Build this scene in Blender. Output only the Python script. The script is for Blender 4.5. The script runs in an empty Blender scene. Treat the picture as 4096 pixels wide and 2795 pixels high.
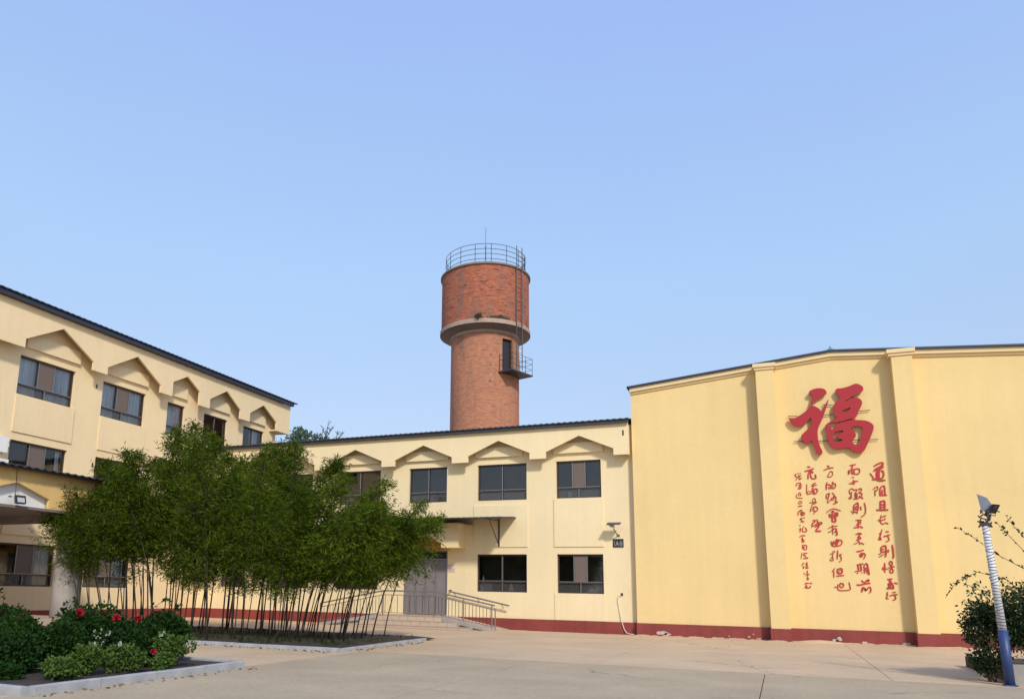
import bpy, bmesh, math, random
import numpy as np
from mathutils import Vector, Matrix
from mathutils.geometry import tessellate_polygon
rad = math.radians
S = bpy.context.scene
COL = S.collection
random.seed(7)

# ---------------------------------------------------------------- camera
# world axes follow the buildings: +x along the middle wing, +y away from the yard, z up
cd = bpy.data.cameras.new('camera'); cam = bpy.data.objects.new('camera', cd); COL.objects.link(cam)
cd.sensor_width = 36; cd.lens = 27.06; cd.shift_x = 0.0757; cd.shift_y = 0.0885
cd.clip_start = 0.1; cd.clip_end = 3000
M = Matrix.Rotation(rad(24.06), 4, 'Z') @ Matrix.Rotation(rad(90 + 11.08), 4, 'X') @ Matrix.Rotation(rad(1.13), 4, 'Z')
cam.matrix_world = Matrix.Translation((0, 0, 1.55)) @ M
S.camera = cam

# ---------------------------------------------------------------- sky, sun, exposure
SUN_EL, SUN_AZ = 36, 142          # azimuth clockwise from +y
w = bpy.data.worlds.new('World'); S.world = w; w.use_nodes = True
nt = w.node_tree; bg = nt.nodes['Background']
sky = nt.nodes.new('ShaderNodeTexSky'); sky.sky_type = 'NISHITA'; sky.sun_disc = False
sky.sun_elevation = rad(SUN_EL); sky.sun_rotation = rad(SUN_AZ)
sky.air_density = 1.0; sky.dust_density = 1.2; sky.ozone_density = 1.6; sky.altitude = 60
hs = nt.nodes.new('ShaderNodeMix'); hs.data_type = 'RGBA'; hs.inputs[0].default_value = 0.5
hc = nt.nodes.new('ShaderNodeValToRGB'); cr = hc.color_ramp       # thin high veil of haze over the whole sky, paler to the horizon
cr.elements[0].position = 0.0; cr.elements[0].color = (0.66, 0.74, 0.92, 1); cr.elements[1].position = 1.0; cr.elements[1].color = (0.53, 0.745, 1.38, 1)
for p_, c_ in ((0.22, (0.63, 0.785, 1.07, 1)), (0.5, (0.60, 0.87, 1.27, 1))):
    e_ = cr.elements.new(p_); e_.color = c_
tcw = nt.nodes.new('ShaderNodeTexCoord'); sx = nt.nodes.new('ShaderNodeSeparateXYZ'); nt.links.new(tcw.outputs['Generated'], sx.inputs[0])
mr = nt.nodes.new('ShaderNodeMapRange'); mr.inputs[1].default_value = 0.1; mr.inputs[2].default_value = 0.7
wn = nt.nodes.new('ShaderNodeTexNoise'); wn.inputs['Scale'].default_value = 1.6; wn.inputs['Detail'].default_value = 5; wn.inputs['Roughness'].default_value = 0.6
wa = nt.nodes.new('ShaderNodeMath'); wa.operation = 'MULTIPLY_ADD'; wa.inputs[1].default_value = 0.34; wa.inputs[2].default_value = -0.17
nt.links.new(tcw.outputs['Generated'], wn.inputs['Vector']); nt.links.new(wn.outputs[0], wa.inputs[0])
ws = nt.nodes.new('ShaderNodeMath'); ws.operation = 'ADD'; nt.links.new(wa.outputs[0], ws.inputs[1])
hx = nt.nodes.new('ShaderNodeVectorMath'); hx.operation = 'SCALE'; hx.inputs[3].default_value = 9.1
nt.links.new(sx.outputs[2], mr.inputs[0]); nt.links.new(mr.outputs[0], ws.inputs[0]); nt.links.new(ws.outputs[0], hc.inputs[0]); nt.links.new(hc.outputs[0], hx.inputs[0]); nt.links.new(hx.outputs[0], hs.inputs[7])
nt.links.new(sky.outputs[0], hs.inputs[6]); nt.links.new(hs.outputs[2], bg.inputs[0])
bg.inputs[1].default_value = 0.1
sd = bpy.data.lights.new('sun', 'SUN'); sd.energy = 2.4; sd.angle = rad(5.5); sd.color = (1, 0.93, 0.82)
so = bpy.data.objects.new('sun', sd); COL.objects.link(so)
dv = Vector((math.sin(rad(SUN_AZ)) * math.cos(rad(SUN_EL)), math.cos(rad(SUN_AZ)) * math.cos(rad(SUN_EL)), math.sin(rad(SUN_EL))))
so.rotation_euler = dv.to_track_quat('Z', 'Y').to_euler(); so.location = (20, -20, 40)
S.view_settings.view_transform = 'Standard'; S.view_settings.look = 'None'
S.view_settings.exposure = 0.3; S.view_settings.gamma = 1.0
S.render.film_transparent = False
S.cycles.max_bounces = 6; S.cycles.transparent_max_bounces = 12

# ---------------------------------------------------------------- materials
def mat(name, col, rough=0.85, metal=0.0, var=0.0, vscale=1.5, bump=0.0, bscale=60, spec=0.5, streak=0.0, fine=0.0, trans=0.0):
    m = bpy.data.materials.new(name); m.use_nodes = True
    n = m.node_tree.nodes; l = m.node_tree.links; b = n['Principled BSDF']
    b.inputs['Roughness'].default_value = rough; b.inputs['Metallic'].default_value = metal
    b.inputs['Specular IOR Level'].default_value = spec
    b.inputs['Base Color'].default_value = (*col, 1)
    tc = n.new('ShaderNodeTexCoord')
    out = None
    def noise(scale, detail=4, vec=None, rough_=0.55):
        t = n.new('ShaderNodeTexNoise'); t.inputs['Scale'].default_value = scale; t.inputs['Detail'].default_value = detail
        t.inputs['Roughness'].default_value = rough_
        l.new(vec or tc.outputs['Object'], t.inputs['Vector']); return t.outputs['Fac']
    fac = None
    def addf(o, amt, lo=0.3, hi=0.7):
        nonlocal fac
        r = n.new('ShaderNodeMapRange'); r.inputs[1].default_value = lo; r.inputs[2].default_value = hi
        r.inputs[3].default_value = 1 - amt; r.inputs[4].default_value = 1 + amt * 0.6
        l.new(o, r.inputs[0])
        if fac is None: fac = r.outputs[0]
        else:
            q = n.new('ShaderNodeMath'); q.operation = 'MULTIPLY'; l.new(fac, q.inputs[0]); l.new(r.outputs[0], q.inputs[1]); fac = q.outputs[0]
    if var: addf(noise(vscale), var)
    if fine: addf(noise(vscale * 18, 2), fine)
    if streak:
        mp = n.new('ShaderNodeMapping'); mp.inputs['Scale'].default_value = (3.0, 3.0, 0.14)
        l.new(tc.outputs['Object'], mp.inputs[0]); addf(noise(1.0, 5, mp.outputs[0], 0.65), streak, 0.35, 0.62)
    if fac is not None:
        mx = n.new('ShaderNodeMix'); mx.data_type = 'RGBA'; mx.blend_type = 'MULTIPLY'; mx.inputs[0].default_value = 1
        mx.inputs[6].default_value = (*col, 1); l.new(fac, mx.inputs[7]); l.new(mx.outputs[2], b.inputs['Base Color'])
    if bump:
        bp = n.new('ShaderNodeBump'); bp.inputs['Strength'].default_value = bump; bp.inputs['Distance'].default_value = 0.02
        l.new(noise(bscale, 3), bp.inputs['Height']); l.new(bp.outputs[0], b.inputs['Normal'])
    return m
MT = {}
MT['cream'] = mat('cream_stucco', (0.82, 0.675, 0.41), var=0.05, vscale=0.35, bump=0.15, bscale=90, streak=0.02, fine=0.02, spec=0.2)
MT['cream_left'] = mat('cream_stucco_warm', (0.84, 0.66, 0.395), var=0.05, vscale=0.35, bump=0.15, bscale=90, streak=0.02, fine=0.02, spec=0.2)
MT['yellow'] = mat('yellow_stucco', (0.79, 0.595, 0.275), var=0.06, vscale=0.3, bump=0.15, bscale=90, streak=0.022, fine=0.02, spec=0.2)
MT['trim'] = mat('trim_stucco', (0.78, 0.61, 0.34), var=0.04, bump=0.1, spec=0.2)
MT['ochre'] = mat('ochre_paint', (0.74, 0.50, 0.20), var=0.08, spec=0.2)
MT['orange'] = mat('orange_recess_shade', (0.60, 0.27, 0.05), var=0.08, spec=0.2)  # shade inside the canopy's gable cut-out, put into the colour
MT['plinth'] = mat('maroon_plinth', (0.25, 0.043, 0.034), rough=0.7, var=0.18, vscale=1.2, fine=0.08, streak=0.1)
MT['white'] = mat('white_paint', (0.78, 0.77, 0.74), var=0.05)
MT['kerb'] = mat('whitewashed_kerb', (0.35, 0.355, 0.36), var=0.2, vscale=3, fine=0.1, bump=0.2)
MT['beige'] = mat('pale_concrete', (0.57, 0.415, 0.262), var=0.12, vscale=0.5, fine=0.09, bump=0.2, bscale=30, spec=0.3)
MT['grey'] = mat('grey_concrete', (0.44, 0.345, 0.225), var=0.12, vscale=0.6, fine=0.10, bump=0.2, bscale=30, spec=0.3)
def cracks(m, scale, width, depth):
    n = m.node_tree.nodes; l = m.node_tree.links; b = n['Principled BSDF']; src = b.inputs['Base Color'].links[0].from_socket
    tc = n.new('ShaderNodeTexCoord'); nz = n.new('ShaderNodeTexNoise'); nz.inputs['Scale'].default_value = 1.1; nz.inputs['Detail'].default_value = 5
    l.new(tc.outputs['Object'], nz.inputs['Vector']); mm = n.new('ShaderNodeMix'); mm.data_type = 'RGBA'; mm.blend_type = 'LINEAR_LIGHT'; mm.inputs[0].default_value = 0.35
    l.new(tc.outputs['Object'], mm.inputs[6]); l.new(nz.outputs['Color'], mm.inputs[7])
    vo = n.new('ShaderNodeTexVoronoi'); vo.feature = 'DISTANCE_TO_EDGE'; vo.inputs['Scale'].default_value = scale; l.new(mm.outputs[2], vo.inputs['Vector'])
    r = n.new('ShaderNodeMapRange'); r.inputs[1].default_value = 0; r.inputs[2].default_value = width; r.inputs[3].default_value = depth; r.inputs[4].default_value = 0; l.new(vo.outputs[0], r.inputs[0])
    nm = n.new('ShaderNodeTexNoise'); nm.inputs['Scale'].default_value = 0.35; l.new(tc.outputs['Object'], nm.inputs['Vector'])
    rm = n.new('ShaderNodeMapRange'); rm.inputs[1].default_value = 0.5; rm.inputs[2].default_value = 0.62; l.new(nm.outputs[0], rm.inputs[0])
    k = n.new('ShaderNodeMath'); k.operation = 'MULTIPLY'; l.new(r.outputs[0], k.inputs[0]); l.new(rm.outputs[0], k.inputs[1])
    mx = n.new('ShaderNodeMix'); mx.data_type = 'RGBA'; mx.inputs[7].default_value = (0.09, 0.07, 0.055, 1); l.new(k.outputs[0], mx.inputs[0]); l.new(src, mx.inputs[6]); l.new(mx.outputs[2], b.inputs['Base Color'])
cracks(MT['grey'], 0.22, 0.006, 0.7); cracks(MT['beige'], 0.16, 0.006, 0.6)
MT['soil'] = mat('soil', (0.045, 0.032, 0.022), var=0.4, vscale=6, bump=0.8, bscale=25)
MT['roof'] = mat('dark_blue_metal_roof', (0.028, 0.034, 0.058), rough=0.45, var=0.2, vscale=3)
MT['roofgrey'] = mat('dark_grey_metal_roof', (0.045, 0.045, 0.052), rough=0.5, var=0.25, vscale=3)
MT['brown'] = mat('brown_window_frame', (0.055, 0.036, 0.03), rough=0.45)
MT['alu'] = mat('grey_aluminium', (0.33, 0.33, 0.34), rough=0.4, metal=0.6)
MT['screen'] = mat('insect_screen', (0.15, 0.115, 0.095), rough=0.8, fine=0.1)
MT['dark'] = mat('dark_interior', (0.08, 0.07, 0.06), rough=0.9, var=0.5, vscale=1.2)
MT['curtain'] = mat('blue_white_curtain', (0.74, 0.80, 0.88), rough=0.9, streak=0.25)
MT['door'] = mat('grey_door', (0.22, 0.195, 0.20), rough=0.45, var=0.08)
MT['steel'] = mat('stainless_rail', (0.30, 0.26, 0.23), rough=0.35, metal=0.7)
MT['steeldark'] = mat('dark_steel', (0.05, 0.045, 0.05), rough=0.5, metal=0.3)
MT['concrete'] = mat('column_concrete', (0.36, 0.325, 0.30), var=0.16, vscale=1.4, fine=0.08, bump=0.3, bscale=12)
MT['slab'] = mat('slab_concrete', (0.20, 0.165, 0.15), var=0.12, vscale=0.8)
MT['tile'] = mat('pinkish_step_tile', (0.52, 0.41, 0.31), var=0.12, vscale=1.5, fine=0.08, rough=0.6)
MT['red'] = mat('red_lettering', (0.38, 0.015, 0.020), rough=0.35)
MT['redink'] = mat('red_characters', (0.48, 0.03, 0.026), rough=0.5, var=0.25, vscale=5)
MT['black'] = mat('black_plastic', (0.02, 0.02, 0.022), rough=0.4)
MT['lens'] = mat('lamp_lens', (0.42, 0.43, 0.41), rough=0.25)
MT['whitewrap'] = mat('white_pole_wrap', (0.66, 0.66, 0.68), var=0.1, vscale=8)
MT['bluepaint'] = mat('blue_pole_paint', (0.028, 0.055, 0.16), rough=0.45, var=0.15, vscale=4)
MT['solar'] = mat('solar_panel', (0.42, 0.50, 0.68), rough=0.2)
MT['culm'] = mat('bamboo_culm', (0.032, 0.022, 0.013), rough=0.6, var=0.35, vscale=1.2)
MT['bark'] = mat('bark', (0.07, 0.05, 0.035), var=0.3, vscale=4)
MT['ringc'] = mat('tower_ring_concrete', (0.40, 0.30, 0.23), var=0.2, vscale=1.0, fine=0.12)
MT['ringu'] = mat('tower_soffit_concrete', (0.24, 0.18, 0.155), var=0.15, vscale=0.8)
MT['blue'] = mat('blue_finial', (0.10, 0.28, 0.48), rough=0.5)
MT['paper'] = mat('notice_paper', (0.70, 0.58, 0.50), var=0.05)
MT['debris'] = mat('pale_debris', (0.5, 0.44, 0.38), var=0.2, vscale=8)
MT['doorwood'] = mat('faded_brown_door', (0.36, 0.2, 0.12), var=0.2, vscale=3)
MT['cable'] = mat('pale_cable', (0.72, 0.62, 0.50))

def leafmat(name, c0, c1, trans=0.25, rough=0.5, scale=1.3, spec=0.25):
    m = bpy.data.materials.new(name); m.use_nodes = True; n = m.node_tree.nodes; l = m.node_tree.links
    b = n['Principled BSDF']; b.inputs['Roughness'].default_value = rough; b.inputs['Specular IOR Level'].default_value = spec
    g = n.new('ShaderNodeNewGeometry'); tc = n.new('ShaderNodeTexCoord'); oi = n.new('ShaderNodeObjectInfo')
    ns = n.new('ShaderNodeTexNoise'); ns.inputs['Scale'].default_value = scale; l.new(tc.outputs['Object'], ns.inputs['Vector'])
    a = n.new('ShaderNodeMath'); a.operation = 'MULTIPLY_ADD'; a.inputs[1].default_value = 0.55
    l.new(g.outputs['Random Per Island'], a.inputs[0])
    b2 = n.new('ShaderNodeMath'); b2.operation = 'MULTIPLY_ADD'; b2.inputs[1].default_value = 1.1; b2.inputs[2].default_value = -0.35
    l.new(ns.outputs['Fac'], b2.inputs[0]); l.new(b2.outputs[0], a.inputs[2])
    a2 = n.new('ShaderNodeMath'); a2.operation = 'MULTIPLY_ADD'; a2.inputs[1].default_value = 0.3; l.new(oi.outputs['Random'], a2.inputs[0]); l.new(a.outputs[0], a2.inputs[2])
    mx = n.new('ShaderNodeMix'); mx.data_type = 'RGBA'; mx.inputs[6].default_value = (*c0, 1); mx.inputs[7].default_value = (*c1, 1)
    l.new(a2.outputs[0], mx.inputs[0]); l.new(mx.outputs[2], b.inputs['Base Color'])
    tr = n.new('ShaderNodeBsdfTranslucent'); l.new(mx.outputs[2], tr.inputs[0])
    ms = n.new('ShaderNodeMixShader'); ms.inputs[0].default_value = trans
    l.new(b.outputs[0], ms.inputs[1]); l.new(tr.outputs[0], ms.inputs[2]); l.new(ms.outputs[0], n['Material Output'].inputs[0])
    return m
MT['bamboo'] = leafmat('bamboo_leaves', (0.003, 0.012, 0.001), (0.105, 0.155, 0.010), trans=0.3, rough=0.7, spec=0.08)
MT['rose'] = leafmat('rose_leaves', (0.004, 0.014, 0.004), (0.022, 0.062, 0.008), trans=0.12, rough=0.65, spec=0.1)
MT['fresh'] = leafmat('fresh_leaves', (0.02, 0.055, 0.006), (0.10, 0.17, 0.028), scale=5)
MT['shrub'] = leafmat('shrub_leaves', (0.005, 0.014, 0.004), (0.028, 0.052, 0.012), trans=0.12)
MT['far'] = leafmat('far_leaves', (0.03, 0.065, 0.045), (0.07, 0.12, 0.07), trans=0.1)
MT['petal'] = leafmat('red_petals', (0.25, 0.008, 0.015), (0.48, 0.02, 0.035), trans=0.2, scale=20)
MT['petalw'] = leafmat('white_petals', (0.35, 0.38, 0.26), (0.62, 0.63, 0.52), trans=0.2, scale=20)

def glassmat():
    m = bpy.data.materials.new('window_glass'); m.use_nodes = True; n = m.node_tree.nodes; l = m.node_tree.links
    n.remove(n['Principled BSDF'])
    gl = n.new('ShaderNodeBsdfGlossy'); gl.inputs['Roughness'].default_value = 0.03; gl.inputs[0].default_value = (0.93, 0.91, 0.88, 1)
    tr = n.new('ShaderNodeBsdfTransparent'); tr.inputs[0].default_value = (0.86, 0.87, 0.86, 1)
    fr = n.new('ShaderNodeFresnel'); fr.inputs[0].default_value = 1.6
    a = n.new('ShaderNodeMath'); a.operation = 'MULTIPLY_ADD'; a.inputs[1].default_value = 1.0; a.inputs[2].default_value = 0.04; l.new(fr.outputs[0], a.inputs[0])
    tcn = n.new('ShaderNodeTexCoord'); ns = n.new('ShaderNodeTexNoise'); ns.inputs['Scale'].default_value = 0.9; l.new(tcn.outputs['Object'], ns.inputs['Vector'])
    bp = n.new('ShaderNodeBump'); bp.inputs['Strength'].default_value = 0.25; bp.inputs['Distance'].default_value = 0.02; l.new(ns.outputs[0], bp.inputs['Height'])
    l.new(bp.outputs[0], gl.inputs['Normal'])
    mx = n.new('ShaderNodeMixShader'); l.new(a.outputs[0], mx.inputs[0]); l.new(tr.outputs[0], mx.inputs[1]); l.new(gl.outputs[0], mx.inputs[2])
    l.new(mx.outputs[0], n['Material Output'].inputs[0]); return m
MT['glass'] = glassmat()
def frosted():
    m = MT['glass'].copy(); m.name = 'frosted_glass'; n = m.node_tree.nodes; l = m.node_tree.links
    o = n['Material Output'].inputs[0]; src = o.links[0].from_socket; d = n.new('ShaderNodeBsdfDiffuse'); d.inputs[0].default_value = (0.16, 0.155, 0.145, 1)
    mx = n.new('ShaderNodeMixShader'); mx.inputs[0].default_value = 0.28; l.new(src, mx.inputs[1]); l.new(d.outputs[0], mx.inputs[2]); l.new(mx.outputs[0], o); return m
MT['frosted'] = frosted()

def brickmat(name, c1, c2, mortar, damage):
    m = bpy.data.materials.new(name); m.use_nodes = True; n = m.node_tree.nodes; l = m.node_tree.links; b = n['Principled BSDF']
    uv = n.new('ShaderNodeUVMap'); uv.uv_map = 'wrap'
    nz = n.new('ShaderNodeTexNoise'); nz.inputs['Scale'].default_value = 1.2; nz.inputs['Detail'].default_value = 3; l.new(uv.outputs[0], nz.inputs['Vector'])
    mm = n.new('ShaderNodeMix'); mm.data_type = 'RGBA'; mm.blend_type = 'LINEAR_LIGHT'; mm.inputs[0].default_value = 0.02
    l.new(uv.outputs[0], mm.inputs[6]); l.new(nz.outputs['Color'], mm.inputs[7])
    br = n.new('ShaderNodeTexBrick'); br.inputs['Scale'].default_value = 1; br.inputs['Brick Width'].default_value = 0.25; br.inputs['Row Height'].default_value = 0.075
    br.inputs['Mortar Size'].default_value = 0.008; br.inputs['Color1'].default_value = (*c1, 1); br.inputs['Color2'].default_value = (*c2, 1); br.inputs['Mortar'].default_value = (*mortar, 1)
    l.new(mm.outputs[2], br.inputs['Vector'])
    # weather: broad grey vertical stains and dark horizontal spalls
    mp = n.new('ShaderNodeMapping'); mp.inputs['Scale'].default_value = (0.8, 0.22, 1); l.new(uv.outputs[0], mp.inputs[0])
    st = n.new('ShaderNodeTexNoise'); st.inputs['Scale'].default_value = 1.6; st.inputs['Detail'].default_value = 5; l.new(mp.outputs[0], st.inputs['Vector'])
    r1 = n.new('ShaderNodeMapRange'); r1.inputs[1].default_value = 0.5; r1.inputs[2].default_value = 0.72; r1.inputs[4].default_value = 0.75; l.new(st.outputs[0], r1.inputs[0])
    m1 = n.new('ShaderNodeMix'); m1.data_type = 'RGBA'; m1.inputs[7].default_value = (0.20, 0.135, 0.11, 1); l.new(r1.outputs[0], m1.inputs[0]); l.new(br.outputs[0], m1.inputs[6])
    mp2 = n.new('ShaderNodeMapping'); mp2.inputs['Scale'].default_value = (1.1, 7.5, 1); mp2.inputs['Rotation'].default_value = (0, 0, 0.05); l.new(mm.outputs[2], mp2.inputs[0])
    sp = n.new('ShaderNodeTexNoise'); sp.inputs['Scale'].default_value = 1.5; sp.inputs['Detail'].default_value = 6; sp.inputs['Roughness'].default_value = 0.65; l.new(mp2.outputs[0], sp.inputs['Vector'])
    r2 = n.new('ShaderNodeMapRange'); r2.inputs[1].default_value = 0.57; r2.inputs[2].default_value = 0.64; r2.inputs[4].default_value = damage; l.new(sp.outputs[0], r2.inputs[0])
    m2 = n.new('ShaderNodeMix'); m2.data_type = 'RGBA'; m2.inputs[7].default_value = (0.085, 0.04, 0.032, 1); l.new(r2.outputs[0], m2.inputs[0]); l.new(m1.outputs[2], m2.inputs[6])
    l.new(m2.outputs[2], b.inputs['Base Color']); b.inputs['Roughness'].default_value = 0.9; b.inputs['Specular IOR Level'].default_value = 0.2
    sb = n.new('ShaderNodeMath'); sb.operation = 'MULTIPLY_ADD'; sb.inputs[1].default_value = -0.6; l.new(r2.outputs[0], sb.inputs[0])
    iv = n.new('ShaderNodeMath'); iv.operation = 'SUBTRACT'; iv.inputs[0].default_value = 1; l.new(br.outputs['Fac'], iv.inputs[1]); l.new(iv.outputs[0], sb.inputs[2])
    bp = n.new('ShaderNodeBump'); bp.inputs['Strength'].default_value = 0.6; bp.inputs['Distance'].default_value = 0.03; l.new(sb.outputs[0], bp.inputs['Height']); l.new(bp.outputs[0], b.inputs['Normal'])
    return m
MT['brick_tank'] = brickmat('red_brick_tank', (0.34, 0.098, 0.055), (0.50, 0.175, 0.092), (0.30, 0.14, 0.10), 0.95)
MT['brick_shaft'] = brickmat('orange_brick_shaft', (0.44, 0.175, 0.098), (0.56, 0.25, 0.14), (0.38, 0.20, 0.135), 0.4)

# ---------------------------------------------------------------- mesh helpers
OFF = {}
class MB:
    def __init__(s): s.v = []; s.f = []
    def add(s, vs, fs):
        b = len(s.v); s.v += [tuple(v) for v in vs]; s.f += [tuple(b + i for i in f) for f in fs]; return s
    def box(s, x0, x1, y0, y1, z0, z1):
        return s.add([(x0, y0, z0), (x1, y0, z0), (x1, y1, z0), (x0, y1, z0), (x0, y0, z1), (x1, y0, z1), (x1, y1, z1), (x0, y1, z1)],
                     [(0, 3, 2, 1), (4, 5, 6, 7), (0, 1, 5, 4), (1, 2, 6, 5), (2, 3, 7, 6), (3, 0, 4, 7)])
    def quad(s, *p): return s.add(p, [tuple(range(len(p)))])
    def prism(s, poly, axis, lo, hi, holes=()):
        # poly in the plane across the axis; 'y': (x,z)  'x': (y,z)  'z': (x,y)
        def P(a, b, c): return {'y': (a, c, b), 'x': (c, a, b), 'z': (a, b, c)}[axis]
        loops = [list(poly)] + [list(h) for h in holes]
        tris = tessellate_polygon([[Vector((a, b, 0)) for a, b in L] for L in loops])
        allp = [p for L in loops for p in L]; n = len(allp)
        s.add([P(a, b, lo) for a, b in allp] + [P(a, b, hi) for a, b in allp], [tuple(t) for t in tris] + [tuple(n + i for i in reversed(t)) for t in tris])
        base = len(s.v) - 2 * n; k = 0
        for L in loops:
            m = len(L)
            for i in range(m):
                a, b = k + i, k + (i + 1) % m
                s.f.append((base + a, base + b, base + n + b, base + n + a))
            k += m
        return s
    def tube(s, pts, r, n=6, caps=True):
        pts = [Vector(p) for p in pts]; rs = r if isinstance(r, (list, tuple)) else [r] * len(pts)
        b = len(s.v); up = Vector((0, 0, 1))
        for i, p in enumerate(pts):
            d = (pts[min(i + 1, len(pts) - 1)] - pts[max(i - 1, 0)]).normalized()
            a = d.cross(up)
            if a.length < 1e-3: a = d.cross(Vector((1, 0, 0)))
            a.normalize(); c = d.cross(a)
            for k in range(n):
                t = 2 * math.pi * k / n; s.v.append(tuple(p + (a * math.cos(t) + c * math.sin(t)) * rs[i]))
        for i in range(len(pts) - 1):
            for k in range(n):
                k2 = (k + 1) % n; s.f.append((b + i * n + k, b + i * n + k2, b + (i + 1) * n + k2, b + (i + 1) * n + k))
        if caps:
            s.f.append(tuple(b + k for k in range(n))); e = b + (len(pts) - 1) * n; s.f.append(tuple(e + k for k in reversed(range(n))))
        return s
    def lathe(s, cx, cy, prof, n=72, a0=0, a1=2 * math.pi):
        b = len(s.v); full = abs(a1 - a0 - 2 * math.pi) < 1e-6; m = n if full else n + 1
        for r, z in prof:
            for k in range(m):
                t = a0 + (a1 - a0) * k / n; s.v.append((cx + r * math.cos(t), cy + r * math.sin(t), z))
        for i in range(len(prof) - 1):
            for k in range(n):
                k2 = (k + 1) % m; s.f.append((b + i * m + k, b + i * m + k2, b + (i + 1) * m + k2, b + (i + 1) * m + k))
        return s
    def build(s, name, m, parent=None, smooth=False, uvwrap=None, recalc=True):
        me = bpy.data.meshes.new(name); off = Vector(OFF.get(parent.name, (0, 0, 0))) if parent else Vector((0, 0, 0))
        me.from_pydata([tuple(Vector(v) - off) for v in s.v], [], s.f)
        if recalc:
            bm = bmesh.new(); bm.from_mesh(me); bmesh.ops.recalc_face_normals(bm, faces=bm.faces); bm.to_mesh(me); bm.free()
        if uvwrap:
            cx, cy, R = uvwrap; L = me.uv_layers.new(name='wrap')
            for p in me.polygons:
                us = []
                for li in p.loop_indices:
                    v = me.vertices[me.loops[li].vertex_index].co + off
                    us.append([math.atan2(v.y - cy, v.x - cx) * R, v.z, li])
                mx = max(u[0] for u in us)
                for u in us:
                    if mx - u[0] > math.pi * R: u[0] += 2 * math.pi * R
                    L.data[u[2]].uv = (u[0], u[1])
        me.materials.append(MT[m] if isinstance(m, str) else m)
        if smooth: me.polygons.foreach_set('use_smooth', [True] * len(me.polygons))
        o = bpy.data.objects.new(name, me); COL.objects.link(o)
        if parent: o.parent = parent
        OFF[o.name] = tuple(off)
        return o
def thing(name, label, cat, loc=(0, 0, 0), group=None):
    o = bpy.data.objects.new(name, None); COL.objects.link(o); o.location = loc; o.empty_display_size = 0.3
    OFF[o.name] = tuple(loc); o['label'] = label; o['category'] = cat
    if group: o['group'] = group
    return o
def tag(o, label, cat, group=None):
    o['label'] = label; o['category'] = cat
    if group: o['group'] = group
    return o
def struct(o): o['kind'] = 'structure'; return o
def box(name, m, parent, *a): return MB().box(*a).build(name, m, parent)
def share(o, loc, parent):
    c = o.copy(); COL.objects.link(c); c.location = loc; c.parent = parent; return c
def smooth_closed(p, it=2):
    for _ in range(it):
        q = []
        for i in range(len(p)):
            a, b = p[i], p[(i + 1) % len(p)]
            q += [(a[0] * .75 + b[0] * .25, a[1] * .75 + b[1] * .25), (a[0] * .25 + b[0] * .75, a[1] * .25 + b[1] * .75)]
        p = q
    return p

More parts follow.
